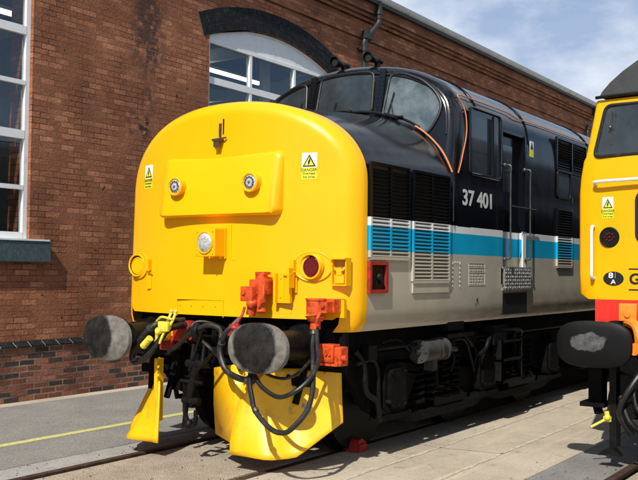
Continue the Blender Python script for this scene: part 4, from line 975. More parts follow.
def oval_head(cx, y, cz, hw, hh, name, m, parent, n=56, pw=2.3, sgn=1):
    """convex oval buffer face centred on its own origin"""
    b = B(); rows = []
    for rr, yy in ((.02, -.028), (.3, -.026), (.55, -.020), (.78, -.011), (.93, -.003), (.985, .004), (1.0, .016), (1.0, .045), (.97, .052), (.6, .060), (.25, .09), (.2, .12)):
        rows.append([(hw*rr*math.copysign(abs(math.cos(a))**(2/pw), math.cos(a)), yy*sgn, hh*rr*math.copysign(abs(math.sin(a))**(2/pw), math.sin(a))) for a in [2*math.pi*i/n for i in range(n)]])
    V = b.grid(rows, close=True); b.bm.faces.new(V[0]); b.bm.faces.new(V[-1][::-1])
    o = b.put(name, m, None, smooth=40); o.location = (cx, y, cz); adopt(o, parent); return o
def buffer(cx, y, cz, parent, beam_y, hw=.30, hh=.205, m='bufface', sgn=1, pw=2.3):
    h = oval_head(cx, y, cz, hw, hh, 'buffer', m, parent, sgn=sgn, pw=pw)
    w = Vector((cx, y, cz))
    b = B(); d = (beam_y-y)
    b.cyl((0, .10*sgn, 0), (0, d*.5, 0), .085, n=24); b.cyl((0, d*.42, 0), (0, d-.02*sgn, 0), .115, .14, n=28); b.cyl((0, d*.40, 0), (0, d*.45, 0), .128, n=28)
    b.cyl((0, d-.05*sgn, 0), (0, d, 0), .18, n=28)
    o = b.put('buffer_shank', 'dark2'); o.parent = h
    return h
for x in (-.87, .87): buffer(x, -.60, 1.06, loco, .075, m='bufface' if x > 0 else 'bufface_left')
for x in (-.87, .87): buffer(x, LEN+.62, 1.06, loco, LEN-.1, sgn=-1)
# jumper sockets and plugs
def plug(x, y, z, parent=loco):
    b = B(); b.cyl((x, y, z-.02), (x, y, z+.10), .078, n=20); b.cyl((x, y, z+.10), (x, y, z+.115), .086, n=20); b.cyl((x, y, z-.03), (x, y, z-.075), .088, .06, n=20)
    b.cyl((x, y, z-.07), (x, y, z-.14), .045, n=16); b.bb(x+.07, x+.14, y-.05, y+.05, z+.0, z+.09); b.tube([(x+.05, y-.06, z-.09), (x+.07, y-.075, z-.05), (x+.085, y-.06, z+.0)], .014, n=8)
    b.bb(x-.06, x+.16, y+.04, face_y(x, z)+.01, z+.0, z+.11); b.cyl((x+.11, y-.05, z+.06), (x+.11, y-.07, z+.06), .02, n=8)
    return b.put('jumper_plug', 'orange', parent)
plug(1.13, -.14, 1.345)
b = B(); b.bb(1.09, 1.32, -.0, .04, 1.30, 1.45); b.put('plug_mount', 'yellow', loco, smooth=0)
x, z = .53, 1.50; y = face_y(x, z)
b = B(); b.bb(x-.05, x+.12, y-.14, y+.01, z-.02, z+.11, bev=.01); b.bb(x-.10, x+.03, y-.20, y-.10, z-.08, z+.05, bev=.012); b.cyl((x+.04, y-.08, z+.11), (x+.04, y-.08, z+.165), .055, n=16); b.bb(x+.0, x+.1, y-.12, y-.03, z+.15, z+.175)
b.cyl((x-.01, y-.12, z-.07), (x-.03, y-.14, z-.20), .052, .04, n=14); b.cyl((x+.06, y-.10, z-.02), (x+.07, y-.12, z-.17), .04, n=14); b.sph((x+.0, y-.16, z-.10), .05, n=12); b.cyl((x-.055, y-.205, z-.0), (x-.055, y-.20, z-.0), .02, n=8)
b.bb(x-.075, x-.045, y-.215, y-.205, z-.02, z+.02); b.tube([(x+.1, y-.14, z+.06), (x+.13, y-.17, z-.02), (x+.08, y-.17, z-.12)], .013, n=6)
b.put('jumper_socket', 'orange', loco)
b = B(); b.bb(x+.15, x+.175, y-.06, y+.01, z-.09, z+.16); b.bb(x+.175, x+.30, y-.022, y+.01, z-.09, z+.16); b.bb(x+.235, x+.24, y-.026, y, z-.09, z+.16)
for dz in (-.04, .12): b.sph((x+.205, y-.024, z+dz), .008, n=6)
b.bb(x+.305, x+.325, y-.07, y+.01, z+.04, z+.21); b.bb(x+.24, x+.33, y-.05, y-.04, z+.155, z+.163)
b.put('socket_bracket', 'yellow', loco, smooth=0)
b = B(); b.bb(1.10, 1.27, -.09, .03, .93, 1.08, bev=.01)
for i in range(4): b.cyl((1.14+.035*i, -.09, 1.0), (1.14+.035*i, -.105, 1.0), .012, n=8)
b.bb(1.25, 1.33, -.06, .06, .90, 1.06, bev=.012); b.cyl((1.33, -.03, .97), (1.37, -.03, .97), .022, n=10); b.bb(1.07, 1.32, -.10, -.075, .905, .925)
b.put('end_cock_box', 'orange', loco, smooth=0)

# hoses (measured runs in front of the beam)
def hose(pts, r, m='rubber', name='hose', parent=loco, bands=()):
    b = B(); b.tube(pts, r, n=10, sub=8)
    o = b.put(name, m, parent)
    if bands:
        b = B()
        for p, q in bands: b.cyl(p, q, r*1.45, n=12)
        b.put('hose_clamp', 'steel', o)
    return o
hose([(.47, -.32, 1.27), (.43, -.38, 1.2), (.37, -.41, 1.12), (.34, -.42, 1.0), (.42, -.44, .85), (.58, -.46, .79), (.77, -.5, .785)], .027, bands=[((.70, -.49, .785), (.74, -.495, .785))])
hose([(1.13, -.15, 1.23), (1.16, -.22, 1.08), (1.24, -.33, .97), (1.33, -.46, .76), (1.35, -.57, .60), (1.27, -.65, .47), (1.19, -.67, .43), (1.07, -.67, .455), (.92, -.66, .57), (.84, -.61, .67), (.77, -.55, .78), (.70, -.42, .90), (.66, -.2, 1.0)], .021)
hose([(.66, -.3, .95), (.76, -.48, .86), (.82, -.52, .80), (.93, -.56, .735), (1.1, -.59, .69), (1.25, -.57, .75), (1.31, -.46, .85), (1.28, -.32, .96), (1.19, -.2, 1.1), (1.15, -.15, 1.23)], .019)
hose([(.62, -.1, .95), (.7, -.3, .87), (.82, -.35, .82), (1.0, -.38, .81), (1.06, -.28, .85), (1.07, -.1, .95), (1.07, .05, 1.0)], .013)
hose([(-.36, -.1, 1.22), (-.44, -.3, 1.21), (-.51, -.38, 1.16), (-.62, -.42, 1.03), (-.70, -.42, .9), (-.66, -.42, .84), (-.52, -.40, .91), (-.43, -.36, 1.04), (-.38, -.28, 1.15), (-.33, -.1, 1.18)], .030)
hose([(-.52, 0, .9), (-.4, -.25, .94), (-.25, -.3, 1.01), (-.03, -.35, 1.14), (.11, -.32, 1.20), (.23, -.3, 1.17), (.29, -.35, 1.07), (.24, -.3, .95), (.1, -.1, .9)], .022)
hose([(-.29, 0, .95), (-.25, -.2, 1.07), (-.16, -.25, 1.16), (-.11, -.2, 1.22), (.0, -.1, 1.2), (.08, .05, 1.12)], .015)
hose([(-.2, 0, 1.12), (-.08, -.24, 1.10), (.1, -.3, 1.02), (.2, -.2, .9), (.25, .05, .85)], .018)
hose([(.66, -.1, 1.2), (.56, -.3, 1.16), (.50, -.36, 1.03), (.47, -.34, .9), (.40, -.2, .82), (.36, 0, .85)], .016)
b = B(); b.sph((.455, -.36, 1.20), .05, sc=(1.2, 1, .8), n=12); b.cyl((.40, -.38, 1.14), (.46, -.36, 1.21), .032, n=12); b.tube([(.46, -.36, 1.22), (.50, -.33, 1.30), (.49, -.28, 1.37)], .012, n=8); b.bb(.42, .52, -.40, -.37, 1.20, 1.23); b.put('red_air_cock', 'red', loco)
b = B(); b.bb(-.52, -.28, -.10, .06, 1.02, 1.20, bev=.03); b.bb(-.68, -.50, -.10, .02, .93, 1.06, bev=.02); b.cyl((-.33, -.12, 1.12), (-.33, .05, 1.12), .10, n=16); b.put('air_valve', 'red', loco, split=.02)
b = B(); b.bb(-.66, -.60, .0, .04, 1.06, 1.22); b.bb(-.62, -.52, -.22, -.1, 1.03, 1.15, bev=.01); b.put('cable_bracket', 'yellow_worn', loco, split=.02)
b = B()
for dx in (0, .055):
    b.tube([(-.47+dx, -.37, 1.02), (-.42+dx, -.36, 1.12), (-.36+dx, -.34, 1.20), (-.34+dx, -.3, 1.30)], .013, n=8); b.sph((-.34+dx, -.30, 1.31), .02, n=8)
b.cyl((-.44, -.38, 1.12), (-.32, -.34, 1.18), .03, n=10); b.cyl((-.55, -.44, .99), (-.46, -.44, 1.07), .032, n=10); b.bb(-.42, -.30, -.39, -.35, 1.13, 1.22, bev=.008); b.tube([(-.46, -.36, 1.22), (-.38, -.38, 1.26), (-.29, -.34, 1.24)], .011, n=6)
b.put('yellow_air_cock', mat('brass_yellow_valve_paint', (.72, .62, .06), .4, var=.25, vscale=25, bump=.2), loco)
# screw coupling and draw hook
b = B(); b.bb(-.14, .14, .03, .10, .92, 1.2); b.bb(-.045, .045, -.26, .05, 1.0, 1.1, bev=.01); b.tube([(0, -.24, 1.05), (0, -.33, 1.08), (0, -.37, 1.15), (0, -.33, 1.2)], .035, n=10); hook = b.put('draw_hook', 'dark2', loco)
b = B()
for s in (-1, 1): b.tube([(s*.06, -.30, 1.03), (s*.065, -.33, .85)], .019, n=8)
b.cyl((-.11, -.33, .86), (.11, -.33, .86), .035, n=12); b.cyl((0, -.33, .88), (-.10, -.31, .52), .032, n=14); b.cyl((-.19, -.32, .70), (.06, -.33, .70), .015, n=8)
b.cyl((-.17, -.31, .53), (.02, -.31, .53), .03, n=12)
b.tube([(-.14, -.31, .53), (-.155, -.3, .42), (-.10, -.3, .31), (-.03, -.31, .33), (-.01, -.32, .45)], .021, n=8); b.cyl((.06, -.38, .82), (.38, -.43, 1.08), .016, n=8); b.cyl((-.06, -.36, .8), (.06, -.33, 1.17), .014, n=8); b.sph((-.1, -.31, .32), .045, n=10)
b.put('screw_coupling', 'dark2', hook)
b = B(); b.bb(-.62, -.48, -.02, .10, .56, .88); b.bb(-.48, -.36, .02, .10, .40, .86); b.tube([(-.40, .05, .86), (-.42, .02, .5), (-.44, .0, .22)], .022, n=8); b.tube([(-.55, .0, .9), (-.56, -.05, .75)], .02, n=8); b.bb(.1, .3, .0, .1, .5, .86); b.bb(-.3, -.22, -.06, .05, .62, .95)
b.bb(-.25, .55, .02, .07, .78, .86)
b.put('bracket', 'dark', loco, split=.02)
b = B()
for i in range(5): x = -.5+.24*i; b.cyl((x, .0, 1.2), (x, .0, 1.0), .03, n=10); b.cyl((x, -.04, 1.05), (x, .1, 1.05), .045, n=12)
b.put('pipe_cock', 'dark', loco, split=.02)

# ploughs
def blade(s):
    b = B(); rows = []; ns, ntt = 14, 16
    for j in range(ntt+1):
        t = j/ntt; row = []
        for i in range(ns+1):
            u = i/ns
            zt = .845; zb = .125+max(0, (u-.55)/.45)**1.0*.27
            z = zt+(zb-zt)*t; k = (zt-z)/.71
            ramp = min(1, .12+u/.42); ramp = ramp*ramp*(3-2*ramp)
            fl = .02+.31*ramp*k**1.7-.05*math.exp(-((u-.5)/.10)**2)*k
            c_ = .20*max(0, 1-t*1.15)**1.4; u = u*(1-c_)+c_
            x = .40+.68*u; y = -.34+.68*u
            row.append((s*(x+.62*fl), y-.74*fl, z))
        rows.append(row)
    # top inner corner cut away
    for j in range(5):
        cut = (1-j/5)*.10
        x0, y0, z0 = rows[j][0]; rows[j][0] = (x0+s*cut, y0+cut*.9, z0); x1, y1, z1 = rows[j][1]; rows[j][1] = (x1+s*cut*.6, y1+cut*.5, z1)
    b.grid(rows); return b.put('plough_blade', 'yellow_worn', loco, smooth=60, solid=.016)
pr_ = blade(1); pl_ = blade(-1)
b = B(); 
b.grid([[(.66, -.06, .88), (.40, -.27, .88), (.07, -.17, .82)], [(.62, -.08, .5), (.42, -.31, .5), (.08, -.18, .5)], [(.60, -.10, .22), (.43, -.34, .21), (.14, -.22, .25)]])
b.put('plough_centre', 'yellow_worn', loco, solid=.014)
b = B(); b.bb(-.56, -.52, -.28, -.20, .30, .87); b.bb(.43, .60, -.2, -.1, .84, .90); b.put('plough_stay', 'yellow_worn', loco, smooth=0, split=.02)
b = B()
for s in (-1, 1):
    b.tube([(s*.9, .05, .86), (s*.85, -.02, .55)], .03, n=6, smooth=False); b.tube([(s*.6, .08, .86), (s*.55, -.12, .5)], .03, n=6, smooth=False); b.bb(s*1.0, s*.5, -.0, .05, .70, .78)
    for z in (.78,): b.sph((s*.78, -.03, z), .02, n=8)
b.put('plough_mount', 'dark', loco, smooth=0, split=.02)

# bogies
def bogie(yc, fine):
    xo = 1.10
    b = B()
    for s in (-1, 1):
        # cast side frame: arched between axle horns
        pts = []
        outline = [(-2.75, .92), (2.75, .92), (2.80, .80), (2.62, .62), (2.45, .44), (2.30, .38), (1.80, .38), (1.62, .50), (1.45, .70), (.75, .70), (.52, .50), (.28, .38), (-.28, .38), (-.52, .50), (-.75, .70), (-1.45, .70), (-1.62, .50), (-1.80, .38), (-2.30, .38), (-2.45, .44), (-2.62, .62), (-2.80, .80)]
        b.prism([(yc+y, z) for y, z in outline], 0, s*(xo-.03), s*(xo+.03))
        b.bb(s*(xo-.06), s*(xo+.07), yc-2.75, yc+2.75, .905, .945)
        for y in (-2.2, -1.1, 0.0, 1.1, 2.2): b.bb(s*(xo+.03), s*(xo+.06), yc+y-.03, yc+y+.03, .5, .905)
    b.bb(-xo+.03, xo-.03, yc-2.70, yc-2.60, .62, .9); b.bb(-xo+.03, xo-.03, yc+2.60, yc+2.70, .62, .9); b.bb(-.5, .5, yc-2.1, yc+2.1, .55, .8)
    bo = b.put('bogie', 'dark', loco, smooth=30)
    for dy in (-2.06, 0, 2.06):
        b = B()
        for s in (-1, 1):
            prof = [(.68, .60), (.665, .60), (.655, .575), (.655, .20), (.72, .19), (.72, .55), (.78, .565), (.80, .57), (.80, .50), (.76, .48), (.75, .2), (.78, .1)]
            b.cyl((s*.675, yc+dy, .57), (s*.70, yc+dy, .57), .60, n=48); b.cyl((s*.70, yc+dy, .57), (s*.81, yc+dy, .57), .57, .565, n=48)
            b.cyl((s*.80, yc+dy, .57), (s*.84, yc+dy, .57), .16, n=20)
        b.cyl((-.8, yc+dy, .57), (.8, yc+dy, .57), .09, n=16)
        b.put('wheelset', 'dark2', bo)
        # axleboxes
        b = B()
        for s in (-1, 1):
            y = yc+dy
            b.prism([(y+p[0], .62+p[1]) for p in rrect(-.20, .20, -.24, .22, .07)], 0, s*(xo+.03), s*(xo+.12))
            b.prism([(y+p[0], .62+p[1]) for p in rrect(-.15, .15, -.19, .17, .06)], 0, s*(xo+.12), s*(xo+.15))
            for (ay, az) in ((-.12, -.16), (.12, -.16), (-.12, .14), (.12, .14), (0, -.17)): b.cyl((s*(xo+.15), y+ay, .62+az), (s*(xo+.17), y+ay, .62+az), .016, n=6)
            b.bb(s*(xo+.0), s*(xo+.14), y-.27, y+.27, .33, .38)
        b.put('axle_box', 'dark', bo, smooth=30, split=.02)
    # coil springs between the axleboxes
    for y in ((-1.42, -1.20, -.86, -.62, .62, .86, 1.20, 1.42)):
        b = B()
        for s in ((1, -1) if fine else (1,)):
            q = [(s*(xo-.0)+.065*math.cos(a), yc+y+.075*math.sin(a), .43+.36*a/(2*math.pi*5.5)) for a in [2*math.pi*5.5*i/88 for i in range(89)]]
            b.tube(q, .015, n=6, smooth=False); b.cyl((s*xo, yc+y, .40), (s*xo, yc+y, .43), .085, n=16); b.cyl((s*xo, yc+y, .79), (s*xo, yc+y, .83), .085, n=16)
        b.put('coil_spring', 'dark', bo, split=.02)
    # equalising beams
    b = B()
    for s in (-1, 1):
        for y0 in (-2.06, 0): b.prism([(yc+y0-.05, .33), (yc+y0+.35, .25), (yc+y0+1.71, .25), (yc+y0+2.11, .33), (yc+y0+2.11, .39), (yc+y0+1.68, .33), (yc+y0+.38, .33), (yc+y0-.05, .39)], 0, s*(xo+.05), s*(xo+.12))
    b.put('equaliser_beam', 'dark', bo, smooth=0, split=.02)
    for dy in (-1.35,):
        b = B(); s = 1
        for s in (-1, 1):
            y = yc+dy; X = s*(xo+.14); z = .92
            b.cyl((X, y-.30, z), (X, y+.16, z), .105, n=24); b.cyl((X, y-.31, z), (X, y-.28, z), .115, n=24); b.cyl((X, y+.15, z), (X, y+.19, z), .118, n=24); b.cyl((X, y+.02, z), (X, y+.05, z), .113, n=24)
            b.cyl((X, y+.19, z), (X, y+.29, z), .07, .045, n=16); b.cyl((X, y+.28, z), (X, y+.52, z-.03), .025, n=10); b.sph((X, y-.32, z), .035, n=8); b.bb(X-.05, X+.05, y-.1, y+.0, z-.2, z-.08)
            for a in range(6): b.sph((X+.085*math.cos(a*1.047), y-.315, z+.085*math.sin(a*1.047)), .012, n=6)
        b.put('brake_cylinder', 'mid_steel', bo, split=.02)
    # rods, pipes, sand gear
    b = B()
    for s in (-1, 1):
        X = s*(xo+.10)
        b.tube([(X, yc-2.75, 1.0), (X, yc-2.6, .86), (X, yc-2.55, .62), (X+s*.03, yc-2.42, .52), (X+s*.03, yc-2.36, .34)], .026, n=8)
        b.tube([(X, yc-2.72, .88), (X, yc-2.48, .90), (X, yc-2.36, .80), (X, yc-2.34, .55), (X, yc-2.30, .42), (X, yc-2.1, .36)], .02, n=8)
        b.tube([(X, yc-2.3, 1.04), (X, yc-2.0, 1.05), (X, yc-1.75, .93)], .014, n=6); b.tube([(X+s*.02, yc-1.0, 1.0), (X+s*.02, yc-.6, .98), (X, yc-.4, .8), (X, yc-.3, .62)], .016, n=6)
        b.tube([(X, yc-.15, .96), (X+s*.03, yc+.1, .93), (X+s*.03, yc+.35, .99), (X, yc+.6, .95)], .018, n=6); b.bb(X-.03, X+.05, yc-2.6, yc-2.45, .90, 1.03); b.cyl((X+s*.02, yc-2.22, .50), (X+s*.06, yc-2.22, .50), .022, n=8)
        for y in (-.9, -.35, .3, .75): b.bb(X-.04, X+.04, yc+y-.05, yc+y+.05, .93, 1.05, bev=.01); b.tube([(X, yc+y, .93), (X+s*.03, yc+y+.05, .80), (X, yc+y+.02, .66)], .012, n=6)
        b.tube([(X+s*.02, yc-2.4, .99), (X+s*.02, yc+2.4, .99)], .014, n=6)
    b.put('brake_rigging', 'dark2', bo, split=.02)
    # access steps hung below the cab door
    if fine:
        b = B()
        for s in (-1, 1):
            X0, X1 = s*1.18, s*1.34
            for z in (.46, .70): b.bb(X0, X1, 3.28, 3.86, z-.012, z+.012); 
            b.bb(X0, X1, 3.28, 3.30, .45, .93); b.bb(X0, X0+s*.012, 3.30, 3.52, .47, .70); b.bb(X1-s*.015, X1, 3.845, 3.86, .45, .93); b.bb(X1-s*.015, X1, 3.28, 3.295, .45, .93); b.bb(X0, X1, 3.3, 3.84, .90, .915)
        b.put('access_step', 'dark2', bo, smooth=0, split=.02)
bogie(3.12, True); bogie(14.4, False)
b = B(); b.bb(-1.15, 1.15, 6.6, 10.9, .32, .86, bev=.05)
for y in (7.2, 8.6, 10.0): b.bb(1.15, 1.19, y, y+.03, .34, .85); b.bb(-1.19, -1.15, y, y+.03, .34, .85)
b.put('fuel_tank', 'dark', loco, smooth=0)
b = B(); b.bb(1.10, 1.30, 1.98, 2.35, 1.10, 1.20); b.tube([(1.2, 2.42, 1.12), (1.25, 2.5, 1.02), (1.26, 2.6, .94), (1.22, 2.72, .9)], .02, n=8); b.sph((1.27, 2.55, 1.04), .025, n=8)
b.tube([(1.27, 2.8, .80), (1.29, 2.92, .86), (1.29, 3.0, .95), (1.26, 3.1, .97)], .022, n=8); b.bb(1.12, 1.28, 3.18, 3.55, .88, 1.10); b.tube([(1.25, 3.2, 1.05), (1.28, 3.9, 1.02), (1.22, 4.1, .95)], .02, n=8); b.bb(1.1, 1.3, 2.0, 2.6, 1.02, 1.06)
b.put('underfloor_gear', 'dark2', loco, smooth=30, split=.02)
# sticker on the cab rear pillar
b = B(); b.bb(1.300, 1.352, 4.05, 4.16, 3.12, 3.20); b.bm.free()
def side_label(y0, y1, z0, z1):
    b = B(); zm = z0+(z1-z0)*.45; b.bb(1.350, 1.354, y0, y1, zm, z1); lab = b.put('warning_label', 'sticker_white', loco, smooth=0)
    b = B(); b.bb(1.350, 1.354, y0, y1, z0, zm-.001); b.put('text_panel', 'sticker_yellow', lab, smooth=0)
    c = (y0+y1)/2; b = B(); b.prism([(c-.045, zm+.01), (c+.045, zm+.01), (c, z1-.015)], 0, 1.354, 1.356); b.put('triangle', 'ink', lab, smooth=0)
side_label(4.04, 4.16, 3.08, 3.27)
# the chock itself
ch.put('wheel_chock', 'red'); ck = bpy.data.objects['wheel_chock']; tag(ck, 'small red wheel chock lying on the near rail behind the right plough blade', 'wheel chock')
# small hardware on the front
b = B()
for z in (1.33, 1.34):
    pass
for x, z in ((-1.0, 1.33), (-.75, 1.33), (.25, 1.33), (.80, 1.33), (-.5, 2.12), (.5, 2.12), (-.18, 1.78), (.2, 1.78)):
    y = face_y(x, z); b.sph((x, y-.001, z), .009, sc=(1, .5, 1), n=8)
b.put('front_bolt', 'yellow', loco)
b = B()
for s_ in (-1, 1):
    for u in (.1, .9):
        for z in (.80, .72): b.sph((s_*(.44+.62*u), -.33+.62*u-.02, z), .015, sc=(1, .7, 1), n=8)
b.put('plough_bolt', 'yellow_worn', loco, split=.005)
def clamp_at(p, q, r):
    b = B(); b.cyl(p, q, r, n=12); b.put('hose_clip', 'steel', loco)
for p, q, r in (((1.135, -.17, 1.19), (1.14, -.18, 1.16), .032), ((.355, -.41, 1.08), (.35, -.415, 1.05), .034), ((1.33, -.57, .62), (1.34, -.56, .65), .028), ((.925, -.655, .565), (.905, -.65, .585), .027), ((-.66, -.42, .85), (-.67, -.42, .87), .036), ((-.50, -.38, 1.165), (-.53, -.385, 1.145), .036)): clamp_at(p, q, r)
# ------------------------------------------------------------------ second locomotive (partly in the frame)
CX, FY = 3.87, 2.10
lc2 = thing('diesel_locomotive', 'yellow fronted flat cab diesel locomotive at the right edge with 81 A oval', 'locomotive', (CX, FY+8, 0))
HW = [(1.20, 1.45), (1.27, 1.50), (1.275, 1.7), (1.275, 2.45), (1.262, 2.60), (1.235, 2.76), (1.215, 2.80), (1.20, 2.9), (1.165, 3.12), (1.135, 3.34)]
TOP2 = [(1.13, 3.37), (1.10, 3.42), (1.02, 3.50), (.9, 3.59), (.75, 3.68), (.58, 3.75), (.38, 3.80), (.18, 3.83), (0, 3.84)]
def f2(x, z):
    lean = 0 if z < 2.72 else (z-2.72)*.16
    return FY+.10*((x-CX)/1.3)**2+lean
P2 = [(CX-x, z) for x, z in HW]; n = 20
b = B(); rows = []
for hw, z in HW:
    rows.append([(CX+hw*(2*i/n-1), f2(CX+hw*(2*i/n-1), z), z) for i in range(n+1)])
b.grid(rows)
# corner returns
for s in (-1, 1):
    rows = []
    for hw, z in HW:
        x = CX+s*hw; y = f2(x, z); rows.append([(x, y, z), (x+s*.018, y+.012, z), (x+s*.032, y+.035, z), (x+s*.038, y+.07, z), (x+s*.038, y+.5, z)])
    b.grid(rows)
cab2 = b.put('cab_front', 'yellow2', lc2, smooth=40)
b = B(); rows = []
T = [(CX+x, z) for x, z in TOP2]+[(CX-x, z) for x, z in TOP2[-2::-1]]
# front of roof dome
rows.append([(x, f2(x, 3.37)-.02, 3.352) for x, z in T]); rows.append([(x, f2(x, 3.37)-.02, z) for x, z in T])
for y in (.35, 1.2, 16): rows.append([(CX+(x-CX)*1.02, FY+y, z+.02) for x, z in T])
b.grid(rows); b.put('cab_roof', 'roof2', lc2, smooth=40)
b = B(); b.tube([(CX+1.16*(2*i/24-1), f2(CX+1.16*(2*i/24-1), 3.36)-.03, 3.365+.0) for i in range(25)], .016, n=8, smooth=False); b.put('rain_strip', 'dark2', lc2)
side2 = livery('second_livery_paint', [(0, (.008, .008, .009)), (1.5, (.006, .007, .012)), (2.4, (.006, .006, .008))])
b = B(); PP = [(CX+x+.038, z) for x, z in HW]+[(CX+1.15, 3.37)]
for s in (-1, 1): b.grid([[(CX+s*(x-CX), y, z) for x, z in PP] for y in (FY+.55, FY+16)])
b.grid([[(CX-1.3, FY+16, 1.4), (CX+1.3, FY+16, 1.4)], [(CX-1.2, FY+16, 3.4), (CX+1.2, FY+16, 3.4)]])
b.put('body_side', side2, lc2, smooth=30)
# windscreens
for s in (-1, 1):
    o = [(CX+s*x, z) for x, z in pane_outline([(.14, 2.80), (.14, 3.27), (1.06, 3.28), (1.155, 2.79)])]
    b = B(); b.surf(o, f2, .006); w = b.put('windscreen', 'glass_dark', lc2, smooth=0)
    b = B(); b.tube([(x, f2(x, z)-.008, z) for x, z in o], .017, n=8, smooth=False, closed=True); b.put('window_gasket', 'rubber', w)
    b = B(); x = CX+s*1.0; b.tube([(x, f2(x, 3.2)-.02, 3.22), (x+.01, f2(x, 3)-.022, 2.9)], .008, n=6); b.tube([(x+.035, f2(x, 3.2)-.02, 3.20), (x+.03, f2(x, 3)-.022, 2.86)], .006, n=6); b.sph((x+.0, f2(x, 3)-.03, 3.06), .018, n=8); b.put('wiper', 'steel', w)
    b = B(); b.tube([(CX+s*1.13, f2(CX+s*1.13, 2.55)-.005, 2.53), (CX+s*1.12, f2(CX+s*1.1, 2.55)-.06, 2.545), (CX+s*.9, f2(CX+s*.9, 2.55)-.065, 2.552), (CX+s*.22, f2(CX+s*.22, 2.55)-.065, 2.56), (CX+s*.2, f2(CX, 2.55)-.005, 2.56)], .016, n=8, sub=4); b.put('handrail', 'white', lc2)
    b = B(); X = CX+s*1.155; b.tube([(X, f2(X, 2)-.0, 2.13), (X, f2(X, 2)-.06, 2.12), (X, f2(X, 2)-.065, 2.0), (X, f2(X, 2)-.065, 1.76), (X, f2(X, 2)-.06, 1.66), (X, f2(X, 2), 1.645)], .016, n=8, sub=4); b.put('handrail', 'white', lc2)
    X = CX+s*1.0; z = 2.03; y = f2(X, z)
    b = B(); b.tube([(X+.085*math.cos(2*math.pi*i/28), y-.004, z+.085*math.sin(2*math.pi*i/28)) for i in range(28)], .011, n=8, smooth=False, closed=True); b.cyl((X, y+.03, z), (X, y-.012, z), .08, n=28); tl = b.put('tail_lamp', 'dark2', lc2)
    b = B()
    for a in range(0, 360, 45): b.sph((X+.035*math.cos(R(a)), y-.014, z+.035*math.sin(R(a))), .012, n=6)
    b.sph((X, y-.014, z), .013, n=6); b.put('lamp_cells', 'red_lens', tl)
flash_label(2.80, 2.905, 2.205, 2.405, f2, parent=lc2)
b = B(); o = [(x, z) for x, z in rrect(CX-.76, CX+.76, 1.96, 2.46, .10)]; b.surf(o, lambda x, z: f2(x, z), .012); b.put('headcode_panel', 'ink', lc2, smooth=0)
b = B(); b.surf([(2.905+.098*math.cos(2*math.pi*i/32), 1.645+.066*math.sin(2*math.pi*i/32)) for i in range(32)][::-1], f2, .003); rd = b.put('shed_plate', 'ink', lc2, smooth=0)
text_part('81', .070, (2.905, f2(2.905, 1.67)-.0045, 1.672), FRONT, 'sticker_white', 'text', rd, ext=.0006, offset=.0013, sx=1.3)
text_part('A', .062, (2.905, f2(2.905, 1.6)-.0045, 1.612), FRONT, 'sticker_white', 'text', rd, ext=.0006, offset=.0007, sx=1.2)
text_part('G', .135, (3.105, f2(3.105, 1.64)-.003, 1.64), FRONT, 'ink', 'letter', lc2, ext=.0008, offset=.004)
b = B()
for z in (1.735, 1.545): b.surf([(3.05, z-.006), (3.05, z+.006), (CX+.8, z+.006), (CX+.8, z-.006)], lambda x, z_: f2(x, z_), .003)
b.put('lettering_line', 'ink', lc2, smooth=0)
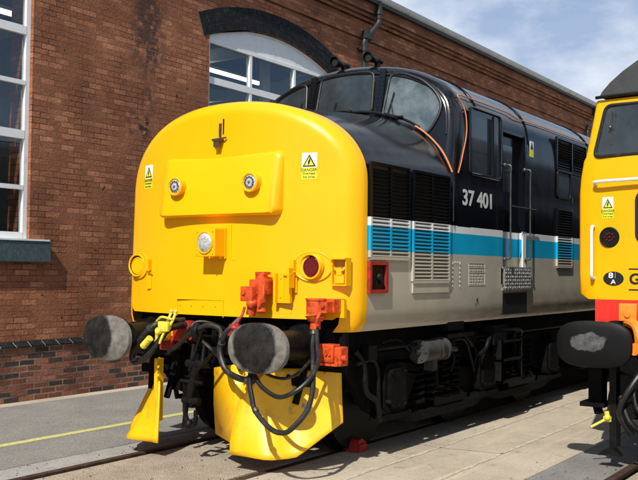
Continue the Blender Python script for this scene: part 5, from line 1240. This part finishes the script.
# beam, buffers, gear
b = B(); b.bb(CX-1.13, CX+1.13, FY+.04, FY+.16, 1.26, 1.449); b.bb(CX-1.13, CX+1.13, FY+.04, FY+.16, .95, 1.259); b.put('buffer_beam', mat('bright_red_beam_paint', (.75, .025, .012), .4, var=.1, dirt=(.45, .02, .012), dscale=9, dth=(.6, .8)), lc2, smooth=0)
b = B(); b.bb(2.98, 3.14, FY-.04, FY+.03, 1.26, 1.42, bev=.01); b.cyl((3.06, FY-.04, 1.32), (3.06, FY-.055, 1.32), .025, n=8); b.put('jumper_box', 'orange_light', lc2)
b = B(); b.tube([(3.04, FY+.02, 1.25), (3.16, FY-.12, 1.22), (3.2, FY-.16, 1.1), (3.17, FY-.1, .98)], .045, n=10); b.cyl((3.16, FY-.2, 1.02), (3.2, FY-.05, 1.02), .055, n=12); b.put('jumper_cable', 'orange_light', lc2)
def buf2_mat():
    m = bpy.data.materials.new('black_buffer_face'); m.use_nodes = True; t = m.node_tree; b = t.nodes['Principled BSDF']; l = t.links.new
    b.inputs['Roughness'].default_value = .5; b.inputs['Specular IOR Level'].default_value = .2
    tc = N(t, 'ShaderNodeTexCoord'); n = N(t, 'ShaderNodeTexNoise'); n.inputs['Scale'].default_value = 12; n.inputs['Detail'].default_value = 7; l(tc.outputs['Object'], n.inputs[0])
    sb = N(t, 'ShaderNodeVectorMath', operation='ADD'); sb.inputs[1].default_value = (.03, 0, -.02); l(tc.outputs['Object'], sb.inputs[0])
    vm = N(t, 'ShaderNodeVectorMath', operation='MULTIPLY'); vm.inputs[1].default_value = (1/.19, 0, 1/.085); l(sb.outputs[0], vm.inputs[0])
    ln = N(t, 'ShaderNodeVectorMath', operation='LENGTH'); l(vm.outputs[0], ln.inputs[0])
    ad = N(t, 'ShaderNodeMath', operation='MULTIPLY_ADD'); ad.inputs[1].default_value = .9; l(n.outputs[0], ad.inputs[0]); l(ln.outputs['Value'], ad.inputs[2])
    mr = N(t, 'ShaderNodeMapRange'); mr.inputs['From Min'].default_value = 1.40; mr.inputs['From Max'].default_value = 1.28; l(ad.outputs[0], mr.inputs[0])
    n2 = N(t, 'ShaderNodeTexNoise'); n2.inputs['Scale'].default_value = 22; n2.inputs['Detail'].default_value = 12; l(tc.outputs['Object'], n2.inputs[0])
    r = N(t, 'ShaderNodeValToRGB'); r.color_ramp.elements[0].color = (.05, .05, .05, 1); r.color_ramp.elements[1].color = (.12, .12, .117, 1); r.color_ramp.elements[0].position = .35; r.color_ramp.elements[1].position = .7; l(n2.outputs[0], r.inputs[0])
    mi = N(t, 'ShaderNodeMixRGB'); mi.inputs[1].default_value = (.004, .004, .004, 1); l(mr.outputs[0], mi.inputs[0]); l(r.outputs[0], mi.inputs[2]); l(mi.outputs[0], b.inputs['Base Color'])
    return m
M['buf2'] = buf2_mat()
for s in (-1, 1): buffer(CX+s*.93, 1.44, 1.08, lc2, FY+.04, hw=.325, hh=.20, m='buf2', pw=3.0)
b = B(); b.bb(CX-1.1, CX+1.1, FY+.2, FY+15.8, .85, 1.44); b.put('underframe', 'dark', lc2, smooth=0)
b = B(); b.bb(2.78, 2.90, 1.82, 1.98, .52, .96); b.bb(2.72, 2.94, 1.76, 2.0, .50, .54); b.tube([(2.84, 1.86, .52), (2.87, 1.84, .44)], .04, n=10); b.bb(3.0, 3.3, 1.9, 2.1, .5, .95); b.put('coupling_hose_stand', 'dark', lc2, smooth=0, split=.02)
hose([(3.05, FY, .95), (3.02, 1.9, .80), (2.98, 1.82, .60), (2.98, 1.80, .45)], .022, parent=lc2)
hose([(3.35, FY, .98), (3.32, 1.75, .9), (3.22, 1.6, .72), (3.12, 1.6, .5), (3.2, 1.7, .3)], .028, parent=lc2)
hose([(3.5, FY, 1.0), (3.42, 1.7, .95), (3.33, 1.55, .75), (3.3, 1.6, .45)], .020, parent=lc2)
b = B(); b.cyl((2.955, 1.80, .47), (2.975, 1.80, .38), .03, n=12); b.bb(2.93, 3.0, 1.76, 1.83, .38, .43, bev=.008); b.cyl((2.95, 1.77, .40), (2.84, 1.70, .33), .012, n=8); b.sph((2.97, 1.76, .42), .03, n=10); b.put('yellow_air_cock', bpy.data.materials['brass_yellow_valve_paint'], lc2)
b = B()
b.bb(2.98, 3.04, 1.78, 1.92, .16, .9); b.bb(3.3, 3.36, 1.75, 1.9, .22, .9); b.prism([(2.98, .16), (3.04, .16), (3.10, .10), (2.90, .10)], 1, 1.70, 1.80); b.bb(3.0, 3.5, 1.95, 2.0, .55, .6)
b.cyl((3.17, 1.66, .50), (3.17, 1.9, .50), .075, n=16); b.cyl((3.33, 1.62, .56), (3.33, 1.9, .56), .06, n=16); b.bb(3.07, 3.5, 1.8, 1.95, .42, .8); b.tube([(3.1, 1.7, .62), (3.2, 1.62, .42), (3.32, 1.66, .35), (3.42, 1.7, .5)], .028, n=8); b.tube([(3.22, 1.66, .7), (3.28, 1.6, .52), (3.45, 1.62, .46)], .02, n=8)
b.put('guard_iron', 'dark2', lc2, smooth=0, split=.02, solid=.0)
def bogie2(yc):
    b = B()
    for s in (-1, 1):
        b.prism([(yc-2.6, .95), (yc+2.6, .95), (yc+2.6, .7), (yc+2.2, .40), (yc-2.2, .40), (yc-2.6, .7)], 0, CX+s*1.05, CX+s*1.12)
    b.bb(CX-1.05, CX+1.05, yc-2.6, yc-2.5, .6, .9); bo = b.put('bogie', 'dark', lc2, smooth=0)
    for dy in (-2.05, 0, 2.05):
        b = B()
        for s in (-1, 1): b.cyl((CX+s*.67, yc+dy, .55), (CX+s*.70, yc+dy, .55), .58, n=40); b.cyl((CX+s*.70, yc+dy, .55), (CX+s*.81, yc+dy, .55), .55, n=40)
        b.cyl((CX-.8, yc+dy, .55), (CX+.8, yc+dy, .55), .09, n=14)
        b.put('wheelset', 'dark2', bo)
        b = B()
        for s in (-1, 1): b.bb(CX+s*1.12, CX+s*1.22, yc+dy-.2, yc+dy+.2, .38, .80, bev=.03)
        b.put('axle_box', 'dark2', bo, smooth=0, split=.02)
bogie2(FY+3.3); bogie2(FY+12.6)
b = B(); b.bb(CX-1.0, CX+1.0, FY+6.3, FY+9.6, .3, .85, bev=.05); b.put('fuel_tank', 'dark', lc2, smooth=0)
